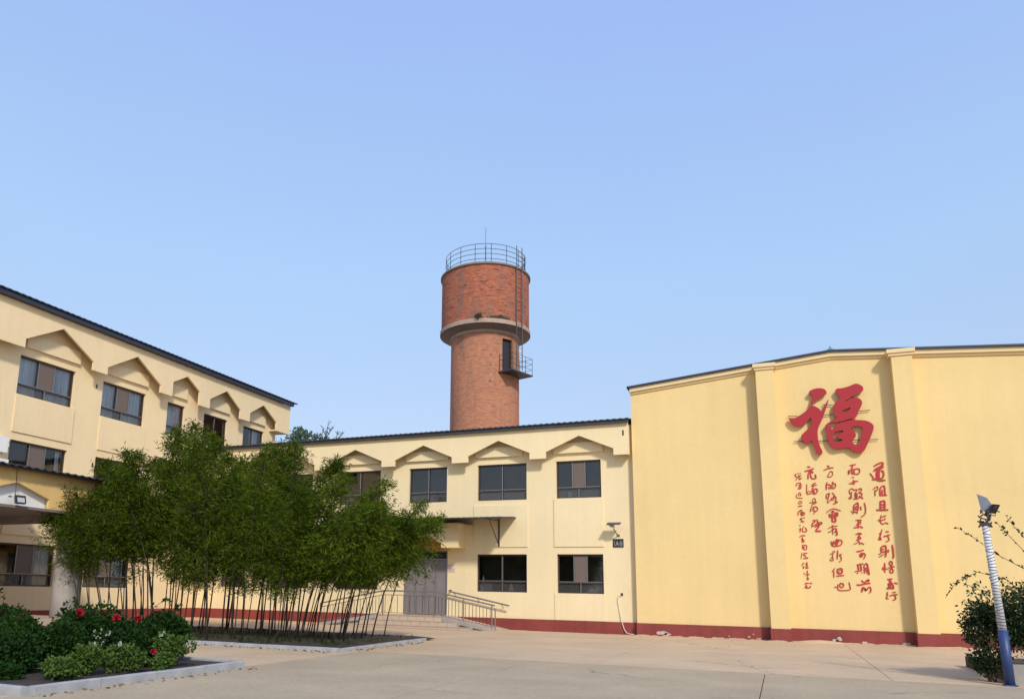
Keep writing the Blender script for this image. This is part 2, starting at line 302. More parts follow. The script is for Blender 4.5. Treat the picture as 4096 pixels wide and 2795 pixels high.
# traced lettering: (x, z) in millimetres on the hall wall, stroke width in millimetres
CHARS=[[([(3389,6356),(3563,6453),(3671,6474),(3689,6420)],53),([(3680,6403),(3567,6304),(3409,6223)],80),([(3408,6215),(3382,6172)],53),([(3680,6316),(3579,6277),(3486,6237)],76),([(3499,6219),(3466,6081),(3461,5924),(3504,5896)],76),([(3562,6251),(3518,6079),(3513,5922)],76),([(3617,6188),(3666,6142),(3672,6020),(3625,5909),(3549,5895)],53),([(3248,6099),(3354,5911)],34),([(3305,5870),(3427,5873),(3528,5817),(3701,5831)],53)],[([(3292,5510),(3435,5604),(3432,5474),(3356,5459)],34),([(3350,5476),(3345,5269)],38),([(3500,5281),(3528,5540),(3654,5621),(3661,5431),(3661,5285)],46),([(3583,5477),(3568,5296)],42),([(3485,5282),(3709,5283)],46)],[([(3490,5066),(3470,4766)],57),([(3511,5048),(3624,5062),(3604,4763)],57),([(3517,4945),(3607,4942)],42),([(3495,4851),(3600,4857)],38),([(3352,4752),(3702,4748)],65)],[([(3484,4560),(3427,4373),(3463,4262),(3521,4244),(3598,4285),(3676,4241)],34),([(3511,4491),(3619,4540)],42),([(3369,4395),(3411,4365),(3578,4405),(3588,4438)],34)],[([(3463,4047),(3409,3907),(3362,3899)],31),([(3426,3925),(3376,3785),(3331,3698),(3407,3689),(3375,3768)],43),([(3575,3967),(3666,3965)],35),([(3492,3793),(3601,3827),(3695,3855)],39),([(3616,3818),(3659,3695),(3632,3643),(3553,3612)],31)],[([(3372,3262),(3384,3401),(3480,3461),(3531,3435),(3519,3192),(3487,3071)],51),([(3408,3331),(3456,3349)],47),([(3370,3236),(3494,3262)],47),([(3288,3167),(3366,3184)],31),([(3458,3184),(3392,3123),(3296,3074)],31),([(3602,3313),(3596,3244)],47),([(3741,3486),(3745,3261),(3743,3054),(3712,3049)],47)],[([(3380,2699),(3368,2639),(3396,2613)],39),([(3449,2846),(3432,2528)],47),([(3483,2648),(3567,2666),(3634,2744),(3745,2719)],31),([(3636,2761),(3596,2830),(3609,2899),(3670,2907),(3687,2830),(3640,2727),(3665,2658),(3689,2590),(3676,2521),(3608,2512),(3591,2589),(3627,2658)],35)],[([(3490,2279),(3635,2295)],43),([(3557,2263),(3580,2178)],71),([(3507,2109),(3629,2128)],87),([(3530,2024),(3555,2144)],98),([(3457,1963),(3572,1982),(3653,1966)],67),([(3640,2077),(3663,1992)],47),([(3699,2163),(3779,2133)],39)],[([(3462,1835),(3426,1767),(3453,1733),(3399,1622),(3465,1601)],39),([(3596,1821),(3710,1836)],31),([(3518,1701),(3642,1745),(3756,1759)],39),([(3668,1737),(3690,1603),(3605,1563)],39)],[([(2612,6419),(2691,6433),(2800,6449)],38),([(2714,6432),(2647,6258)],50),([(2561,6244),(2540,6175),(2557,6094),(2582,6173),(2568,6248)],27),([(2623,6250),(2772,6279),(2895,6282),(2919,6193),(2857,6090),(2759,6103),(2667,6116),(2645,6241)],38),([(2738,6245),(2722,6131)],57)],[([(2644,5972),(2718,5976)],27),([(2539,5742),(2609,5757),(2691,5824),(2837,5824)],34),([(2688,5877),(2716,5744),(2669,5728),(2633,5765)],30)],[([(2511,5471),(2578,5547),(2639,5545),(2667,5500)],34),([(2525,5453),(2549,5364),(2596,5380),(2585,5433)],30),([(2572,5363),(2576,5206),(2490,5200),(2541,5259)],34),([(2689,5491),(2745,5524),(2773,5479),(2705,5394)],30),([(2705,5394),(2707,5219),(2752,5200),(2767,5305),(2735,5384)],38),([(2814,5521),(2901,5553),(2926,5491),(2813,5399)],34),([(2827,5390),(2903,5387),(2928,5317),(2859,5215),(2842,5285)],34),([(2879,5266),(2948,5181)],34),([(2635,5173),(2811,5185)],23)],[([(2618,4752),(2631,4925),(2738,5018),(2774,5000),(2755,4749)],46),([(2665,4872),(2744,4905)],46),([(2645,4803),(2736,4801)],65),([(2533,4737),(2576,4701),(2745,4714)],27),([(2652,4699),(2556,4632)],30),([(2682,4690),(2740,4654)],30),([(2845,4885),(2856,4772)],42),([(2981,5020),(3003,4812),(2973,4623),(2836,4508)],34)],[([(2644,4385),(2737,4407),(2842,4393)],27),([(2737,4404),(2714,4111)],46),([(2655,4229),(2786,4256),(2807,4333),(2748,4352)],30),([(2578,4122),(2687,4146),(2794,4162),(2851,4109)],38)],[([(2614,3873),(2712,3925),(2804,3897),(2709,3880)],35),([(2709,3880),(2733,3792),(2768,3738),(2711,3704),(2671,3792)],39),([(2632,3696),(2711,3598),(2713,3519)],35),([(2529,3529),(2655,3581)],24),([(2748,3571),(2853,3526)],35)],[([(2599,3260),(2694,3272),(2822,3316)],43),([(2710,3176),(2695,3088),(2757,3088),(2772,3176),(2734,3193)],51),([(2751,3202),(2843,3185),(2860,3106),(2797,2992)],35)],[([(2571,2782),(2674,2809),(2776,2823)],39),([(2594,2782),(2610,2582)],47),([(2686,2809),(2696,2591)],51),([(2490,2546),(2609,2564),(2719,2591)],31),([(2557,2494),(2579,2486)],35),([(2717,2522),(2704,2499)],28),([(2793,2740),(2796,2488)],35),([(2794,2757),(2845,2818),(2899,2810),(2917,2653),(2940,2446)],43),([(2834,2679),(2863,2653)],43),([(2845,2618),(2917,2454)],35)],[([(2676,2227),(2725,2167)],43),([(2517,2077),(2601,2065),(2744,2107),(2938,2135)],51),([(2744,2115),(2830,2220),(2901,2252),(2889,2195)],55),([(2653,1829),(2696,1985)],59),([(2734,1986),(2786,1858),(2762,1943)],43),([(2804,1892),(2856,1962)],51),([(2882,2005),(2941,1980),(2940,1860),(2888,1791)],35)],[([(1868,6450),(1927,6402)],46),([(1737,6277),(1884,6342),(2067,6364)],38),([(1939,6232),(2024,6201),(2015,6086),(1956,6026),(1854,6030),(1883,6109),(1946,6223)],27)],[([(1818,5818),(1785,5721),(1773,5553)],42),([(1800,5721),(1888,5735),(1938,5662),(1877,5576),(1858,5647)],38),([(2005,5837),(1999,5749)],42),([(1965,5714),(2064,5773),(2092,5692),(2051,5596),(1942,5609),(1955,5679)],34),([(1985,5661),(2016,5659)],30)],[([(1873,5408),(1768,5367),(1750,5226)],38),([(1866,5417),(1823,5259),(1758,5226)],38),([(1824,5277),(1777,5049),(1861,5134),(1948,5255)],27),([(1961,5431),(2023,5315),(1912,5186),(1973,5166),(2021,5288)],27),([(2023,5315),(2072,5234),(2047,5111),(2107,5075),(1970,5012)],38)],[([(1708,4690),(1934,4834),(2192,4749)],30),([(1880,4730),(1959,4745),(1923,4676)],46),([(1811,4644),(1811,4539),(1881,4529)],46),([(1907,4677),(1885,4363)],57),([(1985,4675),(2078,4673),(2070,4568),(1976,4553)],50),([(1824,4608),(2042,4604)],46),([(1950,4518),(1994,4483),(1993,4361),(1900,4362)],53)],[([(1725,4095),(1872,4180),(2043,4195)],27),([(1880,4232),(1874,3893)],34),([(1724,3968),(1812,3998),(1854,4050)],27),([(1888,4084),(1990,4100),(2006,3996),(2020,3874),(1958,3867)],38),([(1953,4014),(1963,3944)],34)],[([(1795,3635),(1822,3470),(1991,3461),(2118,3520),(2150,3641),(2084,3684),(1960,3677)],38),([(1879,3625),(1856,3522)],76),([(1985,3694),(1962,3487)],88),([(1923,3591),(2034,3624)],84)],[([(1863,3289),(1899,3255),(1857,3212),(1821,3247),(1863,3289)],17),([(1731,3175),(1817,3186)],27),([(1817,3195),(1801,3075),(1715,2955),(1815,2941),(1811,3058)],27),([(1991,3298),(1949,2989)],42),([(2108,3164),(2037,3143),(2085,3058),(2077,2955),(2003,2887)],30)],[([(1848,2656),(1754,2527)],38),([(1806,2536),(1794,2332)],38),([(1930,2614),(1921,2495),(1996,2470),(2067,2496),(2077,2632),(2009,2648),(1930,2614)],46),([(1961,2520),(2028,2589)],27),([(1882,2379),(2121,2406)],38)],[([(1784,1976),(1853,1977)],30),([(1909,2079),(1889,1952),(1922,1877),(2028,1862),(2280,1895),(2289,2009),(2270,2160)],34),([(1986,2122),(1963,2021),(2013,1971),(2076,2006),(2083,2099),(2031,2115),(1986,2122)],38)],[([(1196,6437),(1283,6424)],50),([(1096,6273),(1227,6300),(1408,6364)],46),([(1292,6315),(1210,6174),(1189,5977)],46),([(1299,6297),(1373,6203)],53),([(1286,6225),(1290,6045),(1350,5979),(1447,5993),(1452,6074),(1432,6129)],42)],[([(1127,5773),(1107,5424),(1199,5412),(1280,5427)],30),([(1175,5529),(1137,5441)],21),([(1205,5501),(1269,5499)],27),([(1282,5695),(1336,5774),(1434,5815)],30),([(1316,5721),(1461,5742)],27),([(1364,5719),(1305,5560),(1343,5416),(1407,5414),(1469,5501),(1451,5591),(1371,5585)],38),([(1329,5560),(1370,5451)],50)],[([(1284,5134),(1297,5204),(1347,5238),(1383,5184),(1369,5096)],25),([(1177,5080),(1273,5081)],25),([(1289,5080),(1371,5113),(1408,5077),(1318,5035),(1290,5098)],27),([(1279,5045),(1179,4755),(1256,4833)],25),([(1284,4885),(1310,4920),(1404,4909),(1438,4828),(1378,4750),(1308,4779),(1292,4885)],32),([(1323,4760),(1294,4646)],21)],[([(1243,4409),(1323,4417),(1286,4338),(1221,4304),(1196,4182)],42),([(1196,4182),(1312,4250),(1411,4319)],34),([(1388,4442),(1410,4301),(1419,4196)],42),([(1428,4336),(1538,4334),(1518,4264),(1440,4283)],30),([(1307,4180),(1421,4231),(1416,4161),(1312,4022),(1485,4020)],50)],[([(730,6141),(782,6175),(759,6085),(831,6055),(767,5949)],30),([(849,6217),(864,6198)],27),([(922,6208),(945,6186)],30),([(849,6081),(956,6113)],27),([(874,5972),(966,6013)],38),([(878,6152),(893,6007)],23)],[([(769,5723),(783,5813),(921,5826),(916,5628),(819,5622)],27),([(852,5756),(900,5754),(847,5684),(894,5665)],23)],[([(757,5409),(749,5292),(820,5263),(956,5254)],21),([(826,5362),(832,5451),(890,5476)],23),([(870,5414),(910,5404),(873,5333)],27)],[([(811,5129),(893,5145),(912,5073),(822,5049),(801,5094)],21),([(784,4951),(914,4969)],38)],[([(754,4623),(787,4755),(854,4789)],34),([(839,4808),(919,4809)],23),([(886,4789),(859,4629),(955,4627),(976,4698),(898,4735)],34),([(896,4700),(908,4646)],34)],[([(817,4471),(916,4513)],23),([(836,4515),(864,4452),(815,4444)],23),([(948,4512),(981,4529)],27),([(834,4364),(877,4416),(890,4363),(948,4389),(922,4371)],27)],[([(786,4250),(809,4223)],27),([(769,4100),(810,4117),(786,3994)],34),([(927,4195),(872,4099),(890,4002),(1010,4009),(993,4114),(963,4141)],27)],[([(757,3801),(825,3853),(953,3857)],30),([(853,3791),(831,3704),(864,3721)],38),([(829,3669),(893,3686),(889,3624),(834,3625),(829,3669)],27)],[([(834,3502),(834,3389),(902,3336),(959,3353),(975,3475),(913,3502),(834,3502)],27),([(846,3441),(891,3406)],46)],[([(799,3223),(756,2996)],21),([(973,3205),(869,3197),(850,3144),(903,3110),(908,3057)],30),([(833,3010),(984,3023),(947,3049)],27)],[([(830,2849),(761,2762)],38),([(814,2728),(809,2650)],38),([(950,2858),(923,2815),(941,2728)],53),([(875,2685),(960,2659),(963,2694)],34)],[([(933,2555),(930,2512)],42),([(804,2442),(830,2477)],30),([(839,2382),(908,2460)],23),([(933,2486),(930,2331)],23),([(929,2426),(993,2435)],34),([(930,2323),(894,2254),(956,2246),(938,2323)],19)],[([(827,2072),(853,2107),(947,2108)],34),([(864,2039),(875,1970)],46),([(812,1969),(888,1936),(992,1955),(995,2006)],34),([(995,2118),(1049,2101)],38)]]
FU={'a':[(1410,9286),(1511,9361),(1652,9408),(1825,9412),(1943,9372),(2014,9296),(2031,9167),(1907,9109),(1765,9032),(1619,8916),(1490,8788),(1449,8831),(1500,8946),(1550,9100),(1557,9149),(1499,9183),(1429,9180)],'b':[(1445,8772),(1538,8745),(1654,8677),(1736,8611),(1781,8529),(1798,8469),(2068,8967),(2077,8898),(1976,8631),(1871,8346),(1840,8261),(1731,8045),(1630,7828),(1611,7664),(1616,7373),(1668,7138),(1734,6981),(1718,6885),(1646,6822),(1581,6855),(1505,6993),(1460,7208),(1435,7345),(1396,7406),(1343,7370),(1251,7288),(1166,7303),(1088,7425),(1036,7565),(1067,7641),(1270,7823),(1409,7970),(1442,8085),(1441,8202),(1436,8301),(1366,8227),(1216,8062),(1072,7983),(916,7984),(781,8072),(678,8238),(667,8348),(743,8303),(866,8299),(1011,8372),(1210,8495),(1340,8623)],'c':[(2319,9279),(2383,9342),(2552,9337),(2756,9377),(2964,9465),(3064,9472),(3207,9384),(3260,9282),(3241,9187),(3152,9108),(2982,9045),(2774,8937),(2579,8788),(2788,8897),(2974,8939),(3103,8899),(3177,8786),(3168,8671),(3090,8504),(3017,8414),(3003,8300),(2953,8227),(2899,8163),(2889,8087),(3040,8076),(3203,8055),(3361,7986),(3459,7884),(3484,7788),(3438,7620),(3328,7363),(3154,6996),(3080,6887),(2946,6838),(2818,6882),(2694,6984),(2585,7076),(2384,7049),(2198,7012),(2054,7097),(1965,7275),(1913,7490),(1934,7739),(1858,7909),(1949,8010),(2109,8115),(2317,8197),(2241,8299),(2210,8457),(2210,8652),(2267,8784),(2368,8893),(2475,8972),(2399,9086),(2324,9220)],'c1':[(1972,7969),(2058,7867),(2107,7776),(2157,7840),(2265,7930),(2405,8016),(2575,8062),(2802,8084),(2824,8169),(2714,8138),(2408,8055),(2137,8035),(1999,7997)],'c2':[(2453,8438),(2523,8491),(2677,8537),(2798,8595),(2759,8511),(2652,8423),(2534,8409)],'c3':[(2740,7810),(2825,7852),(3023,7848),(3116,7775),(3115,7661),(3036,7381),(2957,7196),(2887,7143),(2807,7167),(2747,7247),(2668,7299),(2772,7359),(2879,7467),(2879,7581),(2829,7680),(2752,7761)],'c4':[(2141,7610),(2196,7683),(2316,7714),(2484,7722),(2462,7647),(2359,7615),(2240,7594),(2213,7567),(2265,7467),(2343,7395),(2450,7379),(2388,7326),(2267,7266),(2166,7257),(2145,7437)]}
RODS=[[(0.646, 8.421), (0.979, 8.396)], [(1.895, 8.375), (2.186, 8.384)], [(3.027, 8.43), (3.424, 8.448)], [(1.872, 8.775), (2.211, 8.734)], [(0.794, 7.42), (3.597, 7.331)]]

# ---------------------------------------------------------------- ground and sky setting
yard = struct(MB().quad((-400, -400, -0.03), (400, -400, -0.03), (400, 600, -0.03), (-400, 600, -0.03)).build('ground', 'beige', None))
# pale yard concrete poured in big bays (joints recessed 2 cm)
xs = [-9.88, -4.0, 1.9, 7.8, 14.0]; ys = [18.02, 24.9, 31.95]
for i in range(4):
    for j in range(2):
        o = struct(MB().box(xs[i] + (0.008 if i else 0), xs[i + 1] - 0.008, ys[j] + 0.004, ys[j + 1] - 0.004, -0.2, 0.0).build('yard_slab', 'beige', None))
struct(MB().box(-40, -9.90, -10, 32.6, -0.2, -0.002).build('yard_slab', 'beige', None))
for x0, x1 in ((-9.88, -5.3), (-5.28, -0.42), (-0.40, 4.6), (4.62, 9.6), (9.62, 14.0)):
    struct(MB().box(x0, x1, 12.8, 18.0, -0.2, 0.006).build('road_slab', 'grey', None))
    struct(MB().box(x0, x1, 6.0, 12.78, -0.2, 0.006).build('road_slab', 'grey', None))
struct(MB().box(-9.88, 14.0, -10, 5.98, -0.2, 0.006).build('road', 'grey', None))

# ---------------------------------------------------------------- walls with openings
def frT(T): return lambda u, z, d: (u, T + d, z)
def frX(X): return lambda u, z, d: (X - d, u, z)
def fbox(mb, fr, u0, u1, z0, z1, d0, d1):
    P = [fr(u, z, d) for d in (d0, d1) for z in (z0, z1) for u in (u0, u1)]
    return mb.add(P, [(0, 1, 3, 2), (4, 6, 7, 5), (0, 4, 5, 1), (2, 3, 7, 6), (0, 2, 6, 4), (1, 5, 7, 3)])
def wall(fr, u0, u1, z0, z1, holes, rev=0.22):
    mb = MB()
    us = sorted({u0, u1} | {h[0] for h in holes} | {h[1] for h in holes}); zs = sorted({z0, z1} | {h[2] for h in holes} | {h[3] for h in holes})
    for i in range(len(us) - 1):
        for j in range(len(zs) - 1):
            uc, zc = (us[i] + us[i + 1]) / 2, (zs[j] + zs[j + 1]) / 2
            if any(h[0] < uc < h[1] and h[2] < zc < h[3] for h in holes): continue
            mb.quad(fr(us[i], zs[j], 0), fr(us[i + 1], zs[j], 0), fr(us[i + 1], zs[j + 1], 0), fr(us[i], zs[j + 1], 0))
    for a, b, c, d in holes:
        for p, q in (((a, c), (b, c)), ((b, c), (b, d)), ((b, d), (a, d)), ((a, d), (a, c))):
            mb.quad(fr(*p, 0), fr(*q, 0), fr(*q, rev), fr(*p, rev))
    return mb
def window(parent, fr, u0, u1, z0, z1, style, curtain=None, label=None):
    f = 0.055; D0, D1 = 0.12, 0.19; tz = z0 + (z1 - z0) * 0.27
    mb = MB()
    fbox(mb, fr, u0 + .002, u0 + f, z0, z1, D0, D1); fbox(mb, fr, u1 - f, u1 - .002, z0, z1, D0, D1)
    fbox(mb, fr, u0 + f, u1 - f, z0 + .002, z0 + f, D0, D1); fbox(mb, fr, u0 + f, u1 - f, z1 - f * 1.3, z1 - .002, D0, D1)
    fbox(mb, fr, u0 + f, u1 - f, tz - 0.03, tz + 0.03, D0 - .01, D1 + .01)
    W = u1 - u0; um = (u0 + u1) / 2
    if style == 'triple': tops = [u0 + W * 0.36, u0 + W * 0.64]; bots = [um]
    elif style == 'double': tops = [um]; bots = [um]
    else: tops = []; bots = []
    for u in tops: fbox(mb, fr, u - .03, u + .03, tz + 0.03, z1 - f * 1.3, D0 - .005, D1 + .005)
    for u in bots: fbox(mb, fr, u - .03, u + .03, z0 + f, tz - 0.03, D0 - .005, D1 + .005)
    win = mb.build('window', 'brown', parent)
    if label: win['label'] = label
    # thin light sash edges
    mb = MB(); fbox(mb, fr, u0 + f, u1 - f, tz + .031, tz + .05, D0 - .02, D0)
    for u in tops + bots[:0]: fbox(mb, fr, u - .014, u + .012, tz + .05, z1 - f * 1.3, D0 - .02, D0 - .006)
    for u in bots: fbox(mb, fr, u - .014, u + .012, z0 + f, tz - .03, D0 - .02, D0 - .006)
    mb.build('sash_rail', 'alu', win)
    ed = [u0 + f] + tops + [u1 - f]
    for i in range(len(ed) - 1):
        a, b = ed[i] + (.03 if i else 0), ed[i + 1] - (.03 if i < len(ed) - 2 else 0)
        if style == 'triple' and i == 1:
            s_ = MB(); fbox(s_, fr, a, b, tz + .05, z1 - f * 1.3, D0 + .0, D0 + .02); s_.build('insect_screen', 'screen', win)
        else:
            g = MB(); g.quad(fr(a, tz + .03, D1 - .02), fr(b, tz + .03, D1 - .02), fr(b, z1 - f, D1 - .02), fr(a, z1 - f, D1 - .02)); g.build('pane', 'glass', win, recalc=False)
    ed = [u0 + f] + bots + [u1 - f]
    for i in range(len(ed) - 1):
        g = MB(); g.quad(fr(ed[i], z0 + f, D1 - .02), fr(ed[i + 1], z0 + f, D1 - .02), fr(ed[i + 1], tz - .03, D1 - .02), fr(ed[i], tz - .03, D1 - .02)); g.build('pane', 'frosted', win, recalc=False)
    # dark room behind
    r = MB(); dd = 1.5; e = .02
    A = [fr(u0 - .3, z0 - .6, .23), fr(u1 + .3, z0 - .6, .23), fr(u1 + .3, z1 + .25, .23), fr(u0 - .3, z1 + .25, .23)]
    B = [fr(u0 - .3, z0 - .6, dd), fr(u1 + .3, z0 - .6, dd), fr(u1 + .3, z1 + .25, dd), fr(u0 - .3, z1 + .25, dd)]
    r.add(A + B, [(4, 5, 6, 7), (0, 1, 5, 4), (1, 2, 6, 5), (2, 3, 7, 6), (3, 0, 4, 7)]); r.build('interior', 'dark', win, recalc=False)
    for (c0, c1, cz0) in (curtain or []):
        cm = MB(); n = max(6, int((c1 - c0) / 0.035)); ph = random.random() * 9
        for k in range(n + 1):
            u = c0 + (c1 - c0) * k / n; d = .32 + .03 * math.sin(k * 1.5 + ph) + .015 * math.sin(k * .7 + ph)
            cm.v += [fr(u, cz0, d), fr(u, z1 - .03, d)]
            if k: cm.f.append((2 * k - 2, 2 * k, 2 * k + 1, 2 * k - 1))
        cm.build('curtain', 'curtain', win, recalc=False)
    return win
def gable_fascia(fr, ends, gables, zb, zt, d0, d1):
    """outline with square teeth and gable-shaped cut-outs; gables = (left,right,apex u,apex z,shoulder zl,shoulder zr)"""
    out = [(ends[0], zt), (ends[0], zb)]
    for l, r, au, az, zl, zr in gables: out += [(l, zb), (l, zl), (au, az), (r, zr), (r, zb)]
    out += [(ends[1], zb), (ends[1], zt)]
    mb = MB(); loops = [out]; tris = tessellate_polygon([[Vector((a, b, 0)) for a, b in out]]); n = len(out)
    mb.add([fr(a, b, d0) for a, b in out] + [fr(a, b, d1) for a, b in out], [tuple(t) for t in tris] + [tuple(n + i for i in reversed(t)) for t in tris] + [(i, (i + 1) % n, n + (i + 1) % n, n + i) for i in range(n)])
    return mb
def ribbed_roof(fr, u0, u1, prof, step=0.26, th=0.05, ripple=0.022):
    """prof = list of (depth, z) of the sheet; ribs run up the slope"""
    mb = MB(); n = int((u1 - u0) / (step / 4)); b = 0
    for i in range(n + 1):
        u = u0 + (u1 - u0) * i / n; h = (0, ripple, ripple * 2.2, ripple)[i % 4]
        for d, z in prof: mb.v.append(fr(u, z + h, d))
        for d, z in reversed(prof): mb.v.append(fr(u, z + h - th, d))
    m = 2 * len(prof)
    for i in range(n):
        for k in range(m): mb.f.append((i * m + k, (i + 1) * m + k, (i + 1) * m + (k + 1) % m, i * m + (k + 1) % m))
    mb.f.append(tuple(range(m))); mb.f.append(tuple(n * m + k for k in range(m)))
    return mb

# ================================================================ middle wing (two storeys)
TF = 32.3; F = frT(TF)
mid = thing('office_wing', 'cream two storey wing in the middle with gabled fascia, dark windows and grey double door', 'building', (-16.5, TF, 0))
UP = [(-8.62, -6.68, 'triple'), (-12.25, -9.95, 'double'), (-15.68, -13.75, 'double'), (-19.5, -17.2, 'double'), (-23.2, -21.0, 'triple'), (-26.5, -24.9, 'double')]
LO = [(-8.62, -6.66, 'triple'), (-12.25, -9.95, 'double'), (-19.5, -17.2, 'double'), (-23.22, -21.0, 'triple'), (-26.35, -24.81, 'single')]
DOOR = (-15.84, -13.66, 0.5, 3.37)
holes = [(a, b, 5.56, 7.18) for a, b, _ in UP] + [(a, b, 1.57, 3.19) for a, b, _ in LO] + [DOOR]
wall(F, -27.78, -5.3, 0.0, 8.6, holes).build('wall', 'cream', mid)
for a, b, st in UP: window(mid, F, a, b, 5.56, 7.18, st)
for k, (a, b, st) in enumerate(LO): window(mid, F, a, b, 1.57, 3.19, st, curtain=[(a + .1, a + .75, 1.62), ] if k == 3 else None)
box('rear_block', 'cream', mid, -27.9, -5.4, 34.2, 41.3, 0, 8.6)
for a, b in ((-27.78, DOOR[0] - .02), (DOOR[1] + .02, -5.302)):
    box('plinth', 'plinth', mid, a, b, TF - 0.06, TF + 0.01, -0.02, 0.47)
g = [(-c - h, -c + h, -c, 8.16, 7.53, 7.53) for c, h in ((25.75, 1.43), (22.11, 1.46), (18.38, 1.46), (14.77, 1.45), (11.10, 1.44), (7.485, 1.45))]
fo = gable_fascia(frT(TF), (-27.2, -5.42), g, 7.25, 8.58, -0.5, -0.40)
fbox(fo, F, -5.5, -5.42, 7.26, 8.5, -.399, -.002)
fo.build('fascia', 'cream', mid)
for c, h in ((25.7, .85), (22.1, 1.1), (18.35, 1.1), (14.75, 1.08), (11.22, 1.1), (7.63, 1.07)):
    fbox(MB(), F, -c - h, -c + h, 7.5, 7.93, -0.13, -0.001).build('soffit_panel', 'cream', mid)
for a, b, zt in ((-8.72, -6.62, 5.56), (-12.4, -9.9, 5.34), (-19.6, -17.1, 5.56), (-23.3, -20.9, 5.56), (-26.5, -24.8, 5.56)):
    fbox(MB(), F, a, b, 3.5, zt - .003, -0.045, -0.001).build('spandrel_panel', 'cream', mid)
for a, b in ((-8.72, -6.62), (-19.6, -17.1)):
    fbox(MB(), F, a, b, .475, 1.565, -0.035, -0.001).build('spandrel_panel', 'cream', mid)
ribbed_roof(F, -27.7, -5.36, [(-0.72, 8.72), (4.5, 9.55), (9.4, 8.75)], ripple=.013).build('roof', 'roofgrey', mid)
fbox(MB(), F, -27.7, -5.38, 8.56, 8.665, -0.66, -0.56).build('gutter', 'roofgrey', mid)
# front door: four glazed leaves under a dark transom
dr = MB()
a, b, z0, z1 = DOOR
fbox(dr, F, a, a + .07, z0, z1, .05, .14); fbox(dr, F, b - .07, b, z0, z1, .05, .14); fbox(dr, F, a + .07, b - .07, z1 - .07, z1, .05, .14); fbox(dr, F, a + .07, b - .07, 2.93, 3.0, .05, .14)
dr = dr.build('door', 'alu', mid); dr['label'] = 'grey four leaf entrance door'
lw = (b - a - .14) / 4
for k in range(4):
    x = a + .07 + k * lw
    fbox(MB(), F, x + .035, x + lw - .035, z0 + .1, 2.92, .10, .12).build('leaf_panel', 'door', dr)
    m = MB()
    for u in (x, x + lw - .035): fbox(m, F, u, u + .035, z0 + .02, 2.93, .07, .13)
    fbox(m, F, x + .035, x + lw - .035, z0 + .02, z0 + .1, .07, .13); fbox(m, F, x + .035, x + lw - .035, 1.3, 1.35, .09, .13)
    m.build('leaf_frame', 'alu', dr)
for k in (1, 2):
    x = a + .07 + k * lw + (lw - .08 if k == 1 else .05)
    MB().tube([(x, TF + .05, 1.25), (x, TF + .05, 1.75)], .015).build('handle', 'steel', dr)
fbox(MB(), F, a + .07, b - .07, 3.0, z1 - .07, .12, .13).build('transom_light', 'black', dr)
fbox(MB(), F, a + .002, b - .002, .5, z1, .3, .32).build('door_backing', 'dark', dr)
# small grey vents / rain outlets in the wall
for s, z in ((-5.62, 8.17),): MB().box(s - .03, s + .03, TF - .515, TF - .501, z - .12, z + .1).build('rain_outlet', 'black', mid)
for s, z in ((-5.93, 1.56),): MB().box(s - .05, s + .04, TF - .02, TF - .002, z - .05, z + .06).build('wall_vent', 'black', mid)

# canopy over the door: sheet roof, boxed lintel with a gable cut-out, two brackets
cn = thing('entrance_canopy', 'thin dark sheet canopy with yellow boxed gable lintel above the grey front door', 'canopy', (-14.66, TF - .5, 3.4))
bx = [(-12.75, 3.43), (-12.75, 4.50), (-16.57, 4.50), (-16.57, 3.43), (-15.76, 3.43), (-15.76, 3.62), (-14.66, 4.10), (-13.56, 3.62), (-13.56, 3.43)]
MB().prism(bx, 'y', TF - 1.0, TF - .9).build('lintel_face', 'trim', cn)
m = MB(); m.box(-12.85, -12.75, TF - .899, TF - .002, 3.43, 4.50); m.box(-16.57, -16.47, TF - .899, TF - .002, 3.43, 4.50); m.box(-13.55, -12.852, TF - .899, TF - .002, 3.431, 3.5); m.box(-16.468, -15.77, TF - .899, TF - .002, 3.431, 3.5)
m.build('lintel_side', 'trim', cn)
MB().box(-15.75, -13.57, TF - .32, TF - .003, 3.385, 4.2).build('gable_backing', 'orange', cn)  # back of the cut-out, its shaded look coloured in
ribbed_roof(F, -19.0, -10.42, [(-2.0, 4.62), (-0.02, 4.80)], ripple=.012, th=.05).build('sheet_roof', 'roofgrey', cn)
m = MB(); m.box(-16.7, -12.45, TF - 1.25, TF - .05, 4.505, 4.53); m.build('roof_lining', 'black', cn)
for s in (-11.2, -18.2):
    m = MB(); m.box(s - .03, s + .03, TF - .08, TF - .002, 3.52, 4.72); m.tube([(s, TF - .05, 3.56), (s, TF - 1.35, 4.62)], .022); m.tube([(s, TF - .05, 4.66), (s, TF - 1.9, 4.57)], .02)
    m.build('bracket', 'steeldark', cn)

# ================================================================ hall (right)
TH = 32.0; Hh = frT(TH)
hall = thing('assembly_hall', 'yellow windowless hall with low gabled parapet, two pilasters and maroon plinth', 'building', (2.25, TH, 0))
RZ = 10.88
def zr(s, o=0): return (RZ - .099 * (2.27 - s) if s < 2.27 else RZ - .076 * (s - 2.27)) + o
SL, SR = -5.3, 9.8
MB().prism([(SL, -.02), (SR, -.02), (SR, zr(SR, -.1)), (2.27, RZ - .1), (SL, zr(SL, -.1))], 'y', TH, TH + .3).build('wall', 'yellow', hall)
MB().prism([(SL + .02, 0), (SR - .02, 0), (SR - .02, zr(SR, -.2)), (2.27, RZ - .2), (SL + .02, zr(SL, -.2))], 'y', TH + .301, TH + 16).build('rear_block', 'yellow', hall)
PIL = [(-.41, .24, -.5, .32), (4.2, 4.86, 4.06, 4.96)]
segs = [(SL - .02, PIL[0][0] - .002), (PIL[0][1] + .002, PIL[1][0] - .002), (PIL[1][1] + .002, SR)]
